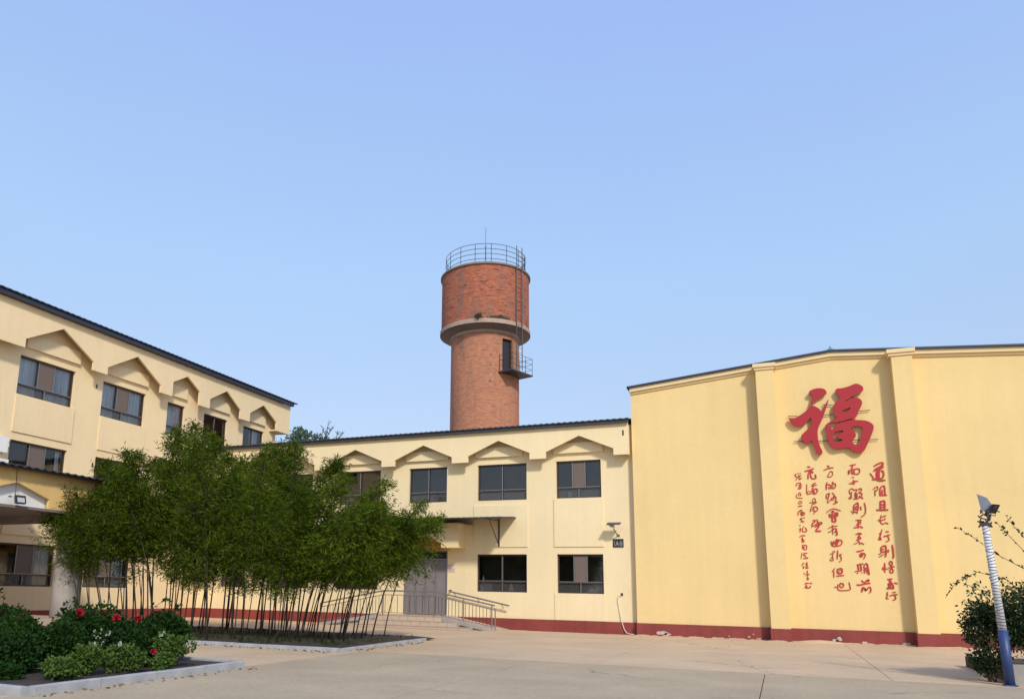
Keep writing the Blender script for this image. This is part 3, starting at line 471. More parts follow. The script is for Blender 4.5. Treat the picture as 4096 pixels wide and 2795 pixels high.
def band(s0, s1, o0, o1):
    t = [s0] + ([2.27] if s0 < 2.27 < s1 else []) + [s1]
    return [(s, zr(s, o1)) for s in t] + [(s, zr(s, o0)) for s in reversed(t)]
for s0, s1 in segs:
    MB().prism(band(s0, s1, -.24, -.08), 'y', TH - .14, TH - .001).build('cornice', 'trim', hall)
    MB().prism(band(s0, s1, -.33, -.242), 'y', TH - .06, TH - .001).build('cornice_moulding', 'trim', hall)
    MB().box(s0 + .002, s1, TH - .055, TH - .001, -.02, .47).build('plinth', 'plinth', hall)
for a, b, c, d in PIL:
    zt = zr((a + b) / 2, -.12 if a < 0 else -.1)
    p = MB().box(a, b, TH - .5, TH - .001, .45, zt - .2).build('pilaster', 'yellow', hall)
    MB().box(c, d, TH - .6, TH - .001, zt - .19, zt - .05).build('capital', 'trim', p)
    MB().box(c + .05, d - .05, TH - .55, TH - .001, zt - .29, zt - .192).build('capital_moulding', 'trim', p)
    MB().box(a - .03, b + .03, TH - .53, TH - .001, -.02, .45).build('pilaster_base', 'plinth', p)
MB().prism(band(SL - .12, SR, -.075, 0.0), 'y', TH - .22, TH + 16).build('roof', 'roof', hall)
MB().prism([(2.12, RZ + .002), (2.42, RZ + .002), (2.33, RZ + .05), (2.27, RZ + .17), (2.21, RZ + .06)], 'y', TH - .15, TH - .02).build('ridge_finial', 'blue', hall)
# repair patches and rubble on the plinth foot
def patch(s, z, w_, h_, T):
    m = MB(); r = random.Random(int(s * 100)); pts = []
    for k in range(14):
        t = 2 * math.pi * k / 14; rr = .75 + .35 * r.random(); pts.append((s + math.cos(t) * w_ * rr / 2, z + math.sin(t) * h_ * rr / 2))
    return m.prism(pts, 'y', T - .004, T)
for s, z, w_, h_ in ((-4.35, .12, .52, .16), (-4.15, .08, .3, .1), (-1.2, .1, .1, .06), (-1.05, .2, .05, .05), (-.85, .05, .2, .05), (-1.9, .1, .06, .04), (2.6, .06, .2, .07), (3.9, .07, .3, .06)):
    patch(s, z, w_, h_, TH - .056).build('plaster_patch', 'debris', hall)
m = MB(); r = random.Random(3)
for k in range(110):   # ragged line of spilt mortar where the yard meets the plinth
    s = r.uniform(-5.2, 6.5); q = .5 if any(a - .1 < s < b + .1 for a, b, _, _ in PIL) else 0
    w_ = r.uniform(.05, .28); h_ = r.uniform(.01, .045); y = TH - .06 - q - r.uniform(0.01, .06)
    m.prism([(s - w_, -.005), (s + w_, -.005), (s + w_ * .4, h_), (s - w_ * .5, h_ * .8)], 'y', y - .04, y + .05)
mo = m.build('mortar_spill', 'beige', hall); mo['kind'] = 'stuff'

# ---- lettering on the hall
ins = thing('wall_inscription', 'columns of small handwritten red characters on the yellow hall wall between the pilasters', 'inscription', (2.2, TH - .03, 2.0))
def ribbon(mb, pts, w_, T0, T1):
    P = [Vector((a / 1000, b / 1000)) for a, b in pts]
    Q = []
    for i in range(len(P) - 1):
        p0, p1, p2, p3 = P[max(i - 1, 0)], P[i], P[i + 1], P[min(i + 2, len(P) - 1)]
        for t in (0, .34, .67):
            Q.append(0.5 * ((2 * p1) + (p2 - p0) * t + (2 * p0 - 5 * p1 + 4 * p2 - p3) * t * t + (3 * p1 - p0 - 3 * p2 + p3) * t ** 3))
    Q.append(P[-1]); n = len(Q); h = w_ / 2000; b = len(mb.v); d0 = (Q[1] - Q[0]).normalized(); d1 = (Q[-1] - Q[-2]).normalized()
    Q[0] = Q[0] - d0 * h * .5; Q[-1] = Q[-1] + d1 * h * .5
    for i, q in enumerate(Q):
        d = (Q[min(i + 1, n - 1)] - Q[max(i - 1, 0)]).normalized(); nn = Vector((-d.y, d.x)) * h * (.62 if i in (0, n - 1) else 1)
        for T in (T0, T1):
            mb.v.append((q.x + nn.x, T, q.y + nn.y)); mb.v.append((q.x - nn.x, T, q.y - nn.y))
    for i in range(n - 1):
        a, c = b + i * 4, b + (i + 1) * 4
        mb.f += [(a, a + 1, c + 1, c), (a + 2, c + 2, c + 3, a + 3), (a, c, c + 2, a + 2), (a + 1, a + 3, c + 3, c + 1)]
    mb.f += [(b, b + 2, b + 3, b + 1), (b + 4 * (n - 1), b + 4 * (n - 1) + 1, b + 4 * (n - 1) + 3, b + 4 * (n - 1) + 2)]
for ch in CHARS:
    m = MB()
    for k, (pts, w_) in enumerate(ch): ribbon(m, pts, w_ * 1.0, TH - .026 - .0013 * k, TH - .001)
    m.build('character', 'redink', ins)
fu = thing('fortune_character', 'large raised red brush-written good fortune character high on the yellow hall wall', 'lettering', (2.2, TH - .2, 7.2))
K = {k: smooth_closed([(a / 1000, b / 1000) for a, b in v], 1) for k, v in FU.items()}
MB().prism(K['a'], 'y', TH - .19, TH - .09).build('brush_stroke', 'red', fu)
MB().prism(K['b'], 'y', TH - .195, TH - .09).build('brush_stroke', 'red', fu)
MB().prism(K['c'], 'y', TH - .192, TH - .09, holes=[K['c1'], K['c2'], K['c3'], K['c4']]).build('brush_stroke', 'red', fu)
for (a, b), (c, d) in RODS: MB().tube([(a, TH - .07, b), (c, TH - .07, d)], .014, 5).build('mounting_rod', 'steeldark', fu)
for s, z in ((1.1, 7.40), (2.0, 7.38), (3.1, 7.35), (2.5, 8.3), (1.4, 8.3), (2.9, 9.0)): MB().tube([(s, TH - .001, z), (s, TH - .092, z)], .02, 5).build('mounting_pin', 'steeldark', fu)

# ================================================================ left wing (three storeys)
XL = -27.8; L = frX(XL)
lef = thing('dormitory_wing', 'cream three storey wing on the left with gabled fascia and dark blue eave', 'building', (XL, 25, 0))
COLS = [(16.4, 19.1, 'triple'), (20.70, 23.43, 'triple'), (24.97, 27.6, 'triple'), (29.10, 30.35, 'single'), (31.83, 33.77, 'double'), (35.2, 37.15, 'double')]
lh = [(a, b, 9.06, 10.70) for a, b, _ in COLS] + [(a, b, 5.56, 7.18) for a, b, _ in COLS[:3]] + [(a, b, 1.42, 3.1) for a, b, _ in COLS[1:3]]
wall(L, 8.0, 38.3, 0, 12.6, lh, rev=.25).build('wall', 'cream_left', lef)
cur = {0: None, 1: [(20.75, 21.75, 9.1), (22.15, 23.4, 9.1)], 2: [(25.0, 25.95, 9.1), (26.3, 27.5, 9.1)], 3: [(29.1, 30.3, 9.1)], 4: None, 5: [(36.2, 36.9, 9.1)]}
for k, (a, b, st) in enumerate(COLS): window(lef, L, a, b, 9.06, 10.70, st, curtain=cur[k])
for k, (a, b, st) in enumerate(COLS[:3]): window(lef, L, a, b, 5.56, 7.18, st, curtain=[(b - .35, b - .1, 5.6)] if k == 1 else None)
for a, b, st in COLS[1:3]: window(lef, L, a, b, 1.42, 3.1, st, curtain=[(a + (b - a) * .64, b - .12, 1.5)])
fbox(MB(), L, 8, 32.22, -.02, .47, -.06, .01).build('plinth', 'plinth', lef)
lg = [(15.3, 18.9, 17.1, 12.19, 11.22, 11.22), (20.43, 23.84, 22.14, 12.19, 11.22, 11.22), (24.65, 27.97, 26.34, 12.19, 11.2, 11.2), (28.78, 30.75, 29.78, 12.13, 11.59, 11.57), (31.58, 34.16, 32.9, 12.13, 11.38, 11.34), (35.03, 37.6, 36.25, 12.1, 11.38, 11.34)]
fo = gable_fascia(L, (8.0, 38.95), lg, 10.85, 12.62, -0.55, -0.45)
fbox(fo, L, 37.62, 38.85, 10.856, 10.93, -.449, -.002)
fbox(fo, L, 38.86, 38.94, 10.95, 12.6, -.449, 1.5); fbox(fo, L, 38.3, 38.855, 10.87, 10.95, 0, 1.5)
fo.build('fascia', 'cream_left', lef)
for a, b in ((15.9, 18.4), (20.84, 23.53), (25.0, 27.6), (29.1, 30.35), (31.9, 33.8), (35.2, 37.1)):
    fbox(MB(), L, a, b, 11.05, 11.62, -.12, -.001).build('soffit_panel', 'cream_left', lef)
for a, b, z0, z1 in ((16.3, 19.2, 7.51, 9.057), (20.68, 23.55, 7.51, 9.057), (24.97, 27.74, 7.51, 9.057), (20.8, 23.5, 3.43, 5.557), (24.97, 27.7, 3.43, 5.557)):
    fbox(MB(), L, a, b, z0, z1, -.05, -.001).build('spandrel_panel', 'cream_left', lef)
fbox(MB(), L, 8.0, 38.28, 0, 12.6, 2.0, 12.0).build('rear_block', 'cream_left', lef)
fbox(MB(), L, 38.0, 38.3, 0, 12.6, 0.01, 2.0).build('end_wall', 'cream_left', lef)
ribbed_roof(L, 8.0, 39.3, [(-.85, 12.86), (6.0, 13.7), (12.5, 12.8)], step=.3, th=.05, ripple=.009).build('roof', 'roof', lef)
fbox(MB(), L, 8.0, 39.0, 12.625, 12.80, -.78, -.56).build('gutter', 'roof', lef)
for t, z in ((24.84, 6.79), (24.62, 10.35)): MB().box(XL, XL + .012, t - .035, t + .035, z - .09, z + .09).build('wall_vent', 'black', lef)

# ================================================================ porch in front of the left wing
SP = -20.5
po = thing('porch', 'ochre porch with white gabled recess above a dark slab on the left', 'porch', (-24, 17, 0))
zs_, zt_ = 3.80, 4.86
fc = [(8.0, zs_), (14.5, zs_), (14.5, 4.09), (15.68, 4.48), (16.84, 4.09), (16.84, zs_), (20.3, zs_), (20.3, zt_), (8.0, zt_)]
MB().prism(fc, 'x', SP - .12, SP).build('fascia', 'ochre', po)
MB().prism([(14.45, zs_ + .002), (16.9, zs_ + .002), (16.9, 4.55), (14.45, 4.55)], 'x', SP - .26, SP - .20).build('gable_backing', 'white', po)
m = MB(); m.box(-27.75, SP - .262, 20.18, 20.3, zs_, zt_); m.build('end_wall', 'ochre', po)
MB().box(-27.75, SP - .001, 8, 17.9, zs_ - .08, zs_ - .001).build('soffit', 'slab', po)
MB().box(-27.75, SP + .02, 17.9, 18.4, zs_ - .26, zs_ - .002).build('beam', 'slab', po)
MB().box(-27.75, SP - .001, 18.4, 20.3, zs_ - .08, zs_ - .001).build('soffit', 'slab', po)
ribbed_roof(lambda u, z, d: (SP - d, u, z), 8.0, 20.7, [(-.35, zt_ + .06), (7.2, zt_ + .35)], step=.28, th=.035, ripple=.018).build('sheet_roof', 'roofgrey', po)
MB().box(SP + .2, SP + .28, 8, 20.6, zt_ - .03, zt_ + .03).build('gutter', 'brown', po)
colm = MB().lathe(-20.86, 18.15, [(0, .1), (.43, .1), (.425, 1.5), (.42, zs_ - .262), (0, zs_ - .262)], 40).build('column', 'concrete', po, smooth=True)
MB().box(-27.7, -20.2, 12, 18.9, -.02, .5).build('platform', 'tile', po)
fl = thing('floodlight', 'small square black floodlight fixed on the white porch gable', 'floodlight', (SP, 15.74, 3.95))
def tilt_box(name, m_, parent, c, sx, sy, sz, rx=0, rz=0):
    b = MB().box(-sx / 2, sx / 2, -sy / 2, sy / 2, -sz / 2, sz / 2)
    R_ = Matrix.Rotation(rz, 3, 'Z') @ Matrix.Rotation(rx, 3, 'X'); b.v = [tuple(R_ @ Vector(v) + Vector(c)) for v in b.v]
    return b.build(name, m_, parent)
tilt_box('housing', 'black', fl, (SP + .12, 15.74, 3.96), .30, .09, .24, rad(-20), rad(78))
tilt_box('lens', 'lens', fl, (SP + .17, 15.73, 3.945), .21, .02, .15, rad(-20), rad(78))
MB().tube([(SP, 15.64, 4.14), (SP + .06, 15.62, 4.05), (SP + .1, 15.62, 3.95)], .014).build('bracket', 'black', fl)
MB().tube([(SP + .015, 15.6, 4.86), (SP + .02, 15.62, 4.5), (SP + .02, 15.64, 4.14)], .008, 5).build('wire', 'black', fl)
MB().lathe(SP + .04, 15.46, [(0, 4.0), (.05, 4.01), (.06, 4.03), (0, 4.05)], 12).build('sensor', 'black', fl)

# wall-mounted things by the porch column
nb = thing('wall_board', 'black vertical board with white characters hung on the left wing beside the column', 'sign', (XL, 23.95, 2.5))
MB().box(XL + .002, XL + .06, 23.72, 24.25, 2.50, 3.14).build('board', 'black', nb)
m = MB()
for k, zz in enumerate((3.02, 2.90, 2.78, 2.66)):
    for a, b, c, d in ((-.09, .09, .03, .045), (-.05, .07, -.01, .005), (-.08, -.06, -.04, .03), (.05, .07, -.04, .03), (-.08, .08, -.045, -.03)): m.box(XL + .061, XL + .066, 24.0 + a + .01 * k, 24.0 + b + .01 * k, zz + c, zz + d)
m.build('characters', 'white', nb)
eb = thing('meter_box', 'white electrical box with cables on the left wing above the black board', 'electrical box', (XL, 23.85, 3.2))
MB().box(XL + .002, XL + .2, 23.62, 24.12, 3.22, 3.62).build('box', 'white', eb)
MB().box(XL + .002, XL + .15, 23.66, 24.1, 3.66, 4.1).build('upper_box', 'lens', eb)
for k in range(4): MB().tube([(XL + .21, 23.8 + .07 * k, 4.1), (XL + .24, 23.78 + .09 * k, 3.7), (XL + .21, 23.75 + .08 * k, 3.3)], .01, 4).build('cable', 'black', eb)
ac = thing('air_conditioner', 'white outdoor air conditioner on the left wing at the photo edge', 'air conditioner', (XL, 20.2, 6.1))
MB().box(XL + .02, XL + .36, 19.5, 20.38, 6.55, 7.15).build('housing', 'white', ac)
MB().lathe(0, 0, [(0, 0), (.2, 0), (.22, .01), (.2, .02)], 20).build('fan_grille', 'lens', ac).matrix_local = Matrix.Translation((.37, -.35, .73)) @ Matrix.Rotation(rad(90), 4, 'Y')
MB().box(XL + .002, XL + .4, 19.45, 20.45, 6.12, 6.28).build('shelf', 'white', ac)
MB().tube([(XL + .38, 20.38, 7.0), (XL + .4, 20.45, 6.8), (XL + .36, 20.4, 6.72), (XL + .3, 20.3, 6.66), (XL + .1, 20.3, 6.5)], .014, 5).build('hose', 'black', ac)

# ================================================================ entrance steps, ramps, handrails
st = thing('entrance_steps', 'low fan of pinkish tiled steps before the grey door between two ramps', 'steps', (-14.7, 30.8, 0))
MB().box(-16.3, -13.3, 30.62, TF - .002, 0, .498).build('landing', 'tile', st)
tiers = [(-16.35, -13.15, 30.6, .30, .50), (-16.95, -12.35, 30.3, .11, .30), (-17.5, -11.65, 30.0, .0, .11)]
for (a, b, T, z0, z1), nn in zip(tiers, (8, 11, 12)):
    MB().box(a, b, T, T + .29, 0, z1 - .012).build('step_core', 'concrete', st)
    wd = (b - a) / nn
    base = MB().box(0, wd - .012, -.028, 0, z0 + .006, z1 - .02).build('riser_tile', 'tile', st); bl = Vector(OFF[st.name]); base.location = Vector((a, T, 0)); base.data.transform(Matrix.Translation(bl)); base.location = Vector((a, T, 0)) - bl
    tr = MB().box(0, wd - .01, -.045, .29, z1 - .012, z1 + .004).build('tread_tile', 'tile', st); tr.data.transform(Matrix.Translation(bl)); tr.location = Vector((a, T, 0)) - bl
    for k in range(1, nn):
        o = share(base, Vector((a + k * wd, T + random.uniform(-.004, .004), 0)) - bl, st)
        o = share(tr, Vector((a + k * wd, T, random.uniform(-.002, .002))) - bl, st)
def ramp(x_top, x_low, lab):
    r_ = thing('ramp', lab, 'ramp', ((x_top + x_low) / 2, 31.2, 0)); s = 1 if x_low > x_top else -1
    poly = [(x_top, 0), (x_top, .49), (x_low, .02), (x_low, 0)]
    MB().prism(poly, 'y', 30.70, TF - .07).build('ramp_body', 'tile', r_)
    MB().prism([(x_top, .35), (x_top, .53), (x_low, .05), (x_low, -.0), (x_low - s * .5, -.0)], 'y', 30.60, 30.70).build('ramp_kerb', 'concrete', r_)
ramp(-13.3, -10.75, 'short concrete ramp down to the right of the entrance steps')
ramp(-16.3, -19.3, 'concrete ramp down to the left of the entrance steps behind the bamboo')
def zrail(x): return 1.53 if -16.0 <= x <= -13.55 else (1.53 - (x + 13.55) * .19 if x > -13.55 else 1.53 + (x + 16.0) * .19)
def zfoot(x): return .5 if -16.3 <= x <= -13.3 else (.53 - (x + 13.3) * .19 if x > -13.3 else .53 + (x + 16.3) * .16)
hr = thing('handrail', 'metal balustrade with thin uprights along the ramp and landing edge before the door', 'railing', (-14.7, 30.65, 0))
T = 30.65; xs_ = [-19.2, -16.0, -13.55, -10.82]
for i in range(3):
    MB().tube([(xs_[i], T, zrail(xs_[i])), (xs_[i + 1], T, zrail(xs_[i + 1]))], .032, 8).build('top_rail', 'steel', hr)
    MB().tube([(xs_[i], T, zrail(xs_[i]) - .17), (xs_[i + 1], T, zrail(xs_[i + 1]) - .17)], .018, 6).build('mid_rail', 'steel', hr)
    MB().tube([(xs_[i], T, zfoot(xs_[i]) + .1), (xs_[i + 1], T, zfoot(xs_[i + 1]) + .1)], .014, 6).build('bottom_rail', 'steel', hr)
for x in (-19.2, -17.6, -16.0, -14.75, -13.55, -12.2, -10.95, -10.8):
    MB().tube([(x, T, max(zfoot(x), 0)), (x, T, zrail(x) - (.1 if x == -10.8 else 0))], .028, 8).build('post', 'steel', hr)
x = -19.0
while x < -10.9:
    if not (-15.9 < x < -13.6 and False): MB().tube([(x, T, zfoot(x) + .1), (x, T, zrail(x) - .17)], .012, 5).build('baluster', 'steeldark', hr)
    x += .155 if abs(x + 14.78) > 1.15 else .3
h2 = thing('wall_handrail', 'second sloping handrail fixed to the wall above the right ramp', 'railing', (-11.6, 32.15, 1.0))
MB().tube([(-13.45, 32.0, 1.56), (-10.65, 32.0, 1.0)], .035, 8).build('rail', 'steel', h2)
MB().tube([(-13.45, 32.05, 1.60), (-13.45, 32.28, 1.60)], .03, 6).build('end_cap', 'steeldark', h2)
for x in (-13.2, -12.1, -11.0): MB().tube([(x, 32.0, 1.53 - (x + 13.45) * .2), (x, 32.28, 1.40 - (x + 13.45) * .2)], .012, 5).build('bracket', 'steeldark', h2)

# small things on the middle wing
no = thing('wall_notice', 'small pale notice with printed grid right of the grey door', 'notice', (-13.46, TF, 2.4))
MB().box(-13.65, -13.27, TF - .012, TF - .002, 2.40, 2.72).build('sheet', 'paper', no)
m = MB()
for a, b, c, d in ((-13.6, -13.595, 2.62, 2.70), (-13.48, -13.47, 2.61, 2.69), (-13.6, -13.32, 2.41, 2.415), (-13.6, -13.595, 2.41, 2.57), (-13.55, -13.545, 2.41, 2.57), (-13.5, -13.495, 2.43, 2.57), (-13.45, -13.44, 2.41, 2.57), (-13.41, -13.37, 2.52, 2.54), (-13.39, -13.38, 2.42, 2.57), (-13.34, -13.33, 2.41, 2.57), (-13.6, -13.46, 2.56, 2.57), (-13.6, -13.46, 2.49, 2.5), (-13.65, -13.27, 2.712, 2.72)): m.box(a, b, TF - .016, TF - .0125, c, d)
m.build('print', 'plinth', no)
pq = thing('door_plaque', 'small black plaque with white marks on the cream wall under the solar lamp', 'sign', (-6.02, TF, 3.47))
MB().box(-6.24, -5.81, TF - .03, TF - .002, 3.47, 3.81).build('plate', 'black', pq)
m = MB(); q = lambda u, v: (-6.24 + (u - 228) / 138 * .43, 3.81 - (v - 300) / 105 * .34)
def mark(pts, w_, k):
    ribbon(m, [(int(x * 1000), int(z * 1000)) for x, z in (q(*p) for p in pts)], w_, TF - .034 - .001 * k, TF - .03)
mark([(250, 325), (252, 375), (268, 385), (272, 365)], 14, 0); mark([(280, 335), (300, 382)], 30, 1); mark([(268, 385), (285, 330)], 14, 2)
mark([(322, 335), (322, 388)], 16, 3); mark([(322, 335), (345, 335), (345, 385), (322, 385)], 16, 4); mark([(326, 355), (342, 355)], 12, 5); mark([(326, 370), (342, 370)], 12, 6)
m.build('marks', 'lens', pq)
sl = thing('solar_wall_lamp', 'small solar lamp on an angled arm above the black plaque', 'lamp', (-6.05, TF, 3.93))
m = MB(); m.tube([(-6.01, TF - .01, 3.94), (-6.07, TF - .3, 4.06), (-6.12, TF - .45, 4.2)], .02, 6); m.build('arm', 'steeldark', sl)
tilt_box('panel', 'roofgrey', sl, (-6.1, TF - .5, 4.40), .55, .35, .025, rad(18), 0)
MB().prism([(-6.32, 4.36), (-6.1, 4.38), (-6.06, 4.22), (-6.2, 4.24)], 'y', TF - .56, TF - .42).build('lamp_head', 'lens', sl)
MB().box(-6.08, -5.95, TF - .02, TF - .001, 3.9, 3.99).build('mount', 'steel', sl)
cb = thing('hanging_cable', 'pale cable dangling from the wall vent to the foot of the maroon plinth', 'cable', (-5.95, TF, 0))
MB().tube([(-5.95, TF - .02, 1.5), (-6.04, TF - .05, 1.53), (-6.09, TF - .05, 1.45), (-6.1, TF - .04, 1.3), (-6.05, TF - .03, .94), (-5.98, TF - .06, .6), (-5.93, TF - .09, .42), (-5.86, TF - .12, .2), (-5.76, TF - .14, .06), (-5.6, TF - .2, .02), (-5.45, TF - .22, .02)], .017, 6).build('cable', 'cable', cb)
rb = thing('rubble_heap', 'small white rubble and cloth scrap at the foot of the hall plinth', 'rubble', (1.75, TH - .4, 0))
r = random.Random(5)
for k in range(5):
    x, z = 1.62 + r.random() * .22, .03 + r.random() * .16
    MB().prism([(x - .05, z - .03), (x + .04, z - .04), (x + .06, z + .03), (x, z + .05), (x - .05, z + .02)], 'y', TH - .22 - k * .02, TH - .12 - k * .02).build('fragment', 'debris', rb)
m = MB().lathe(1.2, TH - .35, [(.9, .0), (.7, .04), (.35, .08), (0, .1)], 24); m.v = [(1.2 + (x - 1.2) * 1.0, TH - .35 + (y - TH + .35) * .28, z) for x, y, z in m.v]
m.build('mortar_heap', 'beige', rb, smooth=True)

# a few pale things on the lower window sills
def bottle(x, z, label):
    o = MB().lathe(x, TF + .27, [(0, z), (.05, z), (.05, z + .2), (.02, z + .26), (.02, z + .32), (0, z + .32)], 12).build('bottle', 'white', None, smooth=True); tag(o, label, 'bottle')
bottle(-12.03, 1.95, 'white bottle standing inside the lower window beside the canopy bracket, left side')
cl = thing('hanging_towel', 'white cloth bundle behind the lower glass under the canopy bracket window', 'cloth', (-10.75, TF + .3, 1.62))
MB().prism([(-10.86, 1.62), (-10.64, 1.62), (-10.69, 1.92), (-10.79, 1.94)], 'y', TF + .28, TF + .34).build('cloth', 'white', cl)
for k, (a, b) in enumerate(((-12.16, -11.97), (-11.95, -11.6))):
    o = MB().box(a, b, TF + .26, TF + .36, 1.62, 1.96).build('storage_bag', 'lens', None); tag(o, ['grey white bag in the lower left corner of the window under the canopy bracket', 'wider grey white bag beside the corner bag behind the lower window glass'][k], 'bag')
o = MB().box(-8.15, -8.0, TF + .24, TF + .3, 5.62, 5.85).build('cartoned_bottle', 'lens', None); tag(o, 'small pale carton on the sill of the upper window nearest the hall', 'carton')
o = MB().prism([(-7.4, 1.63), (-7.0, 1.63), (-6.95, 1.82), (-7.1, 1.7), (-7.2, 1.8), (-7.35, 1.72)], 'y', TF + .25, TF + .3).build('plastic_bag', 'lens', None); tag(o, 'crumpled pale bag on the sill of the lower window nearest the hall', 'bag')

# ================================================================ water tower
AX, AY = -16.64, 45.02
tw = thing('water_tower', 'round red brick water tower with wider tank, concrete ring and rooftop railing', 'tower', (AX, AY, 0))
def arc_pts(r, z, a0, a1, n, cx=AX, cy=AY): return [(cx + r * math.cos(a0 + (a1 - a0) * k / n), cy + r * math.sin(a0 + (a1 - a0) * k / n), z) for k in range(n + 1)]
camd = math.atan2(-AY, -AX)                      # direction from the tower towards the camera
def ang(lat, r): return camd + math.asin(max(-1, min(1, lat / r)))   # lateral offset to the right seen from the yard
# shaft with a real doorway
da0, da1 = ang(1.08, 2.2), ang(1.72, 2.2) ; zd0, zd1 = 14.92, 17.12
sh = MB(); n = 96; angs = [da1 + (2 * math.pi - (da1 - da0)) * k / n for k in range(n + 1)]
def strip(angs, zs, r=2.2):
    for i in range(len(angs) - 1):
        for j in range(len(zs) - 1):
            p = [(AX + r * math.cos(a), AY + r * math.sin(a)) for a in (angs[i], angs[i + 1])]
            sh.quad((*p[0], zs[j]), (*p[1], zs[j]), (*p[1], zs[j + 1]), (*p[0], zs[j + 1]))
strip(angs, [0, zd0, zd1, 17.62]); dan = [da0 + (da1 - da0) * k / 6 for k in range(7)]; strip(dan, [0, zd0]); strip(dan, [zd1, 17.62])
def rp(a, r, z): return (AX + r * math.cos(a), AY + r * math.sin(a), z)
for a in (da0, da1): sh.quad(rp(a, 2.2, zd0), rp(a, 2.2, zd1), rp(a, 2.08, zd1), rp(a, 2.08, zd0))
for z in (zd0, zd1):
    for i in range(6): sh.quad(rp(dan[i], 2.2, z), rp(dan[i + 1], 2.2, z), rp(dan[i + 1], 2.08, z), rp(dan[i], 2.08, z))
sh.build('shaft', 'brick_shaft', tw, uvwrap=(AX, AY, 2.2), recalc=False)
m = MB(); m.quad(rp(da0 - .05, 2.06, zd0 - .1), rp(da1 + .05, 2.06, zd0 - .1), rp(da1 + .05, 2.06, zd1 + .1), rp(da0 - .05, 2.06, zd1 + .1)); m.build('doorway', 'black', tw)
dj = MB(); a2 = ang(2.05, 2.2); dj.add([rp(da1 + .01, 2.21, zd0), rp(a2, 2.21, zd0), rp(a2, 2.21, zd1 - .05), rp(da1 + .01, 2.21, zd1 - .05)] + [rp(da1 + .01, 2.25, zd0), rp(a2, 2.25, zd0), rp(a2, 2.25, zd1 - .05), rp(da1 + .01, 2.25, zd1 - .05)], [(0, 1, 2, 3), (4, 5, 6, 7), (0, 1, 5, 4), (1, 2, 6, 5), (2, 3, 7, 6), (3, 0, 4, 7)])
dj.build('door_leaf', 'doorwood', tw)['label'] = 'faded brown door leaf folded back on the shaft'
MB().lathe(AX, AY, [(2.18, 17.40), (2.27, 17.42), (2.29, 17.5), (2.25, 17.53), (2.25, 17.62)], 96).build('neck_moulding', 'ringc', tw, smooth=False)
MB().lathe(AX, AY, [(2.24, 17.60), (2.85, 17.80), (2.93, 17.80)], 96).build('tank_soffit', 'ringu', tw)
MB().lathe(AX, AY, [(2.93, 17.80), (2.93, 18.05), (2.85, 18.10), (2.83, 18.10)], 96).build('ring_beam', 'ringc', tw)
MB().lathe(AX, AY, [(2.85, 18.08), (2.85, 21.66)], 120).build('tank', 'brick_tank', tw, uvwrap=(AX, AY, 2.85))
MB().lathe(AX, AY, [(2.85, 21.62), (2.9, 21.63), (2.95, 21.66), (2.95, 21.75), (2.85, 21.82), (0, 21.95)], 96).build('tank_cap', 'ringu', tw)
R0 = 2.62; zb = 21.83
for h in (.28, .62, .95, 1.28): MB().tube([rp(2 * math.pi * k / 60, R0, zb + h) for k in range(61)], .018, 5, caps=False).build('guard_rail', 'steeldark', tw)
for k in range(16):
    a = camd + 2 * math.pi * (k + .35) / 16
    MB().tube([rp(a, R0, zb - .1), rp(a, R0, zb + 1.28)], .02, 5).build('guard_post', 'steeldark', tw)
MB().tube([(AX, AY, 21.9), (AX, AY, 24.2)], .035, 6).build('lightning_rod', 'steeldark', tw)
MB().tube([(AX, AY, 24.2), (AX, AY, 25.5)], .014, 5).build('rod_tip', 'steeldark', tw)
la, lb = ang(1.93, 2.98), ang(2.28, 2.98)
for a in (la, lb): MB().tube([rp(a, 3.02, 15.0), rp(a, 3.02, 23.1)], .028, 6).build('ladder_rail', 'steeldark', tw)
z = 15.2
while z < 22.9: MB().tube([rp(la, 3.02, z), rp(lb, 3.02, z)], .012, 4).build('ladder_rung', 'steeldark', tw); z += .3
# twisted remains of the ladder cage
r = random.Random(11)
for k in range(3):
    a = ang(2.55 + .13 * k, 3.0) if k < 2 else ang(2.7, 3.0)
    MB().tube([rp(a + r.uniform(-.02, .02), 2.75 + r.uniform(-.1, .15), zb + .12 * j) for j in range(0, 10 - k)], .016, 4).build('cage_bar', 'steeldark', tw)
for j in range(5):
    a = ang(2.5, 3.0); b_ = ang(2.72, 3.0); MB().tube([rp(a, 2.8, zb + .15 + j * .22), rp(b_, 2.8, zb + .28 + j * .2 - .1 * (j % 2))], .014, 4).build('cage_bar', 'steeldark', tw)
# balcony
bd = camd + rad(50); bu = Vector((math.cos(bd), math.sin(bd))); bv = Vector((-math.sin(bd), math.cos(bd)))
def bp_(o, t, z): q = Vector((AX, AY)) + bu * o + bv * t; return (q.x, q.y, z)
q = [(1.75, -1.05), (3.05, -1.05), (3.05, 1.05), (1.75, 1.05)]
MB().add([bp_(o, t, 14.83) for o, t in q] + [bp_(o, t, 14.91) for o, t in q], [(0, 1, 2, 3), (4, 7, 6, 5), (0, 1, 5, 4), (1, 2, 6, 5), (2, 3, 7, 6), (3, 0, 4, 7)]).build('balcony_platform', 'roofgrey', tw)
for h in (.35, .7, 1.05): MB().tube([bp_(o, t, 14.91 + h) for o, t in ((2.0, -1.02), (3.02, -1.02), (3.02, 1.02), (2.0, 1.02))], .014, 5).build('balcony_rail', 'steeldark', tw)
for o, t in ((2.05, -1.02), (2.5, -1.02), (3.02, -1.02), (3.02, -.34), (3.02, .34), (3.02, 1.02), (2.5, 1.02), (2.05, 1.02)): MB().tube([bp_(o, t, 14.9), bp_(o, t, 15.97)], .016, 5).build('balcony_post', 'steeldark', tw)
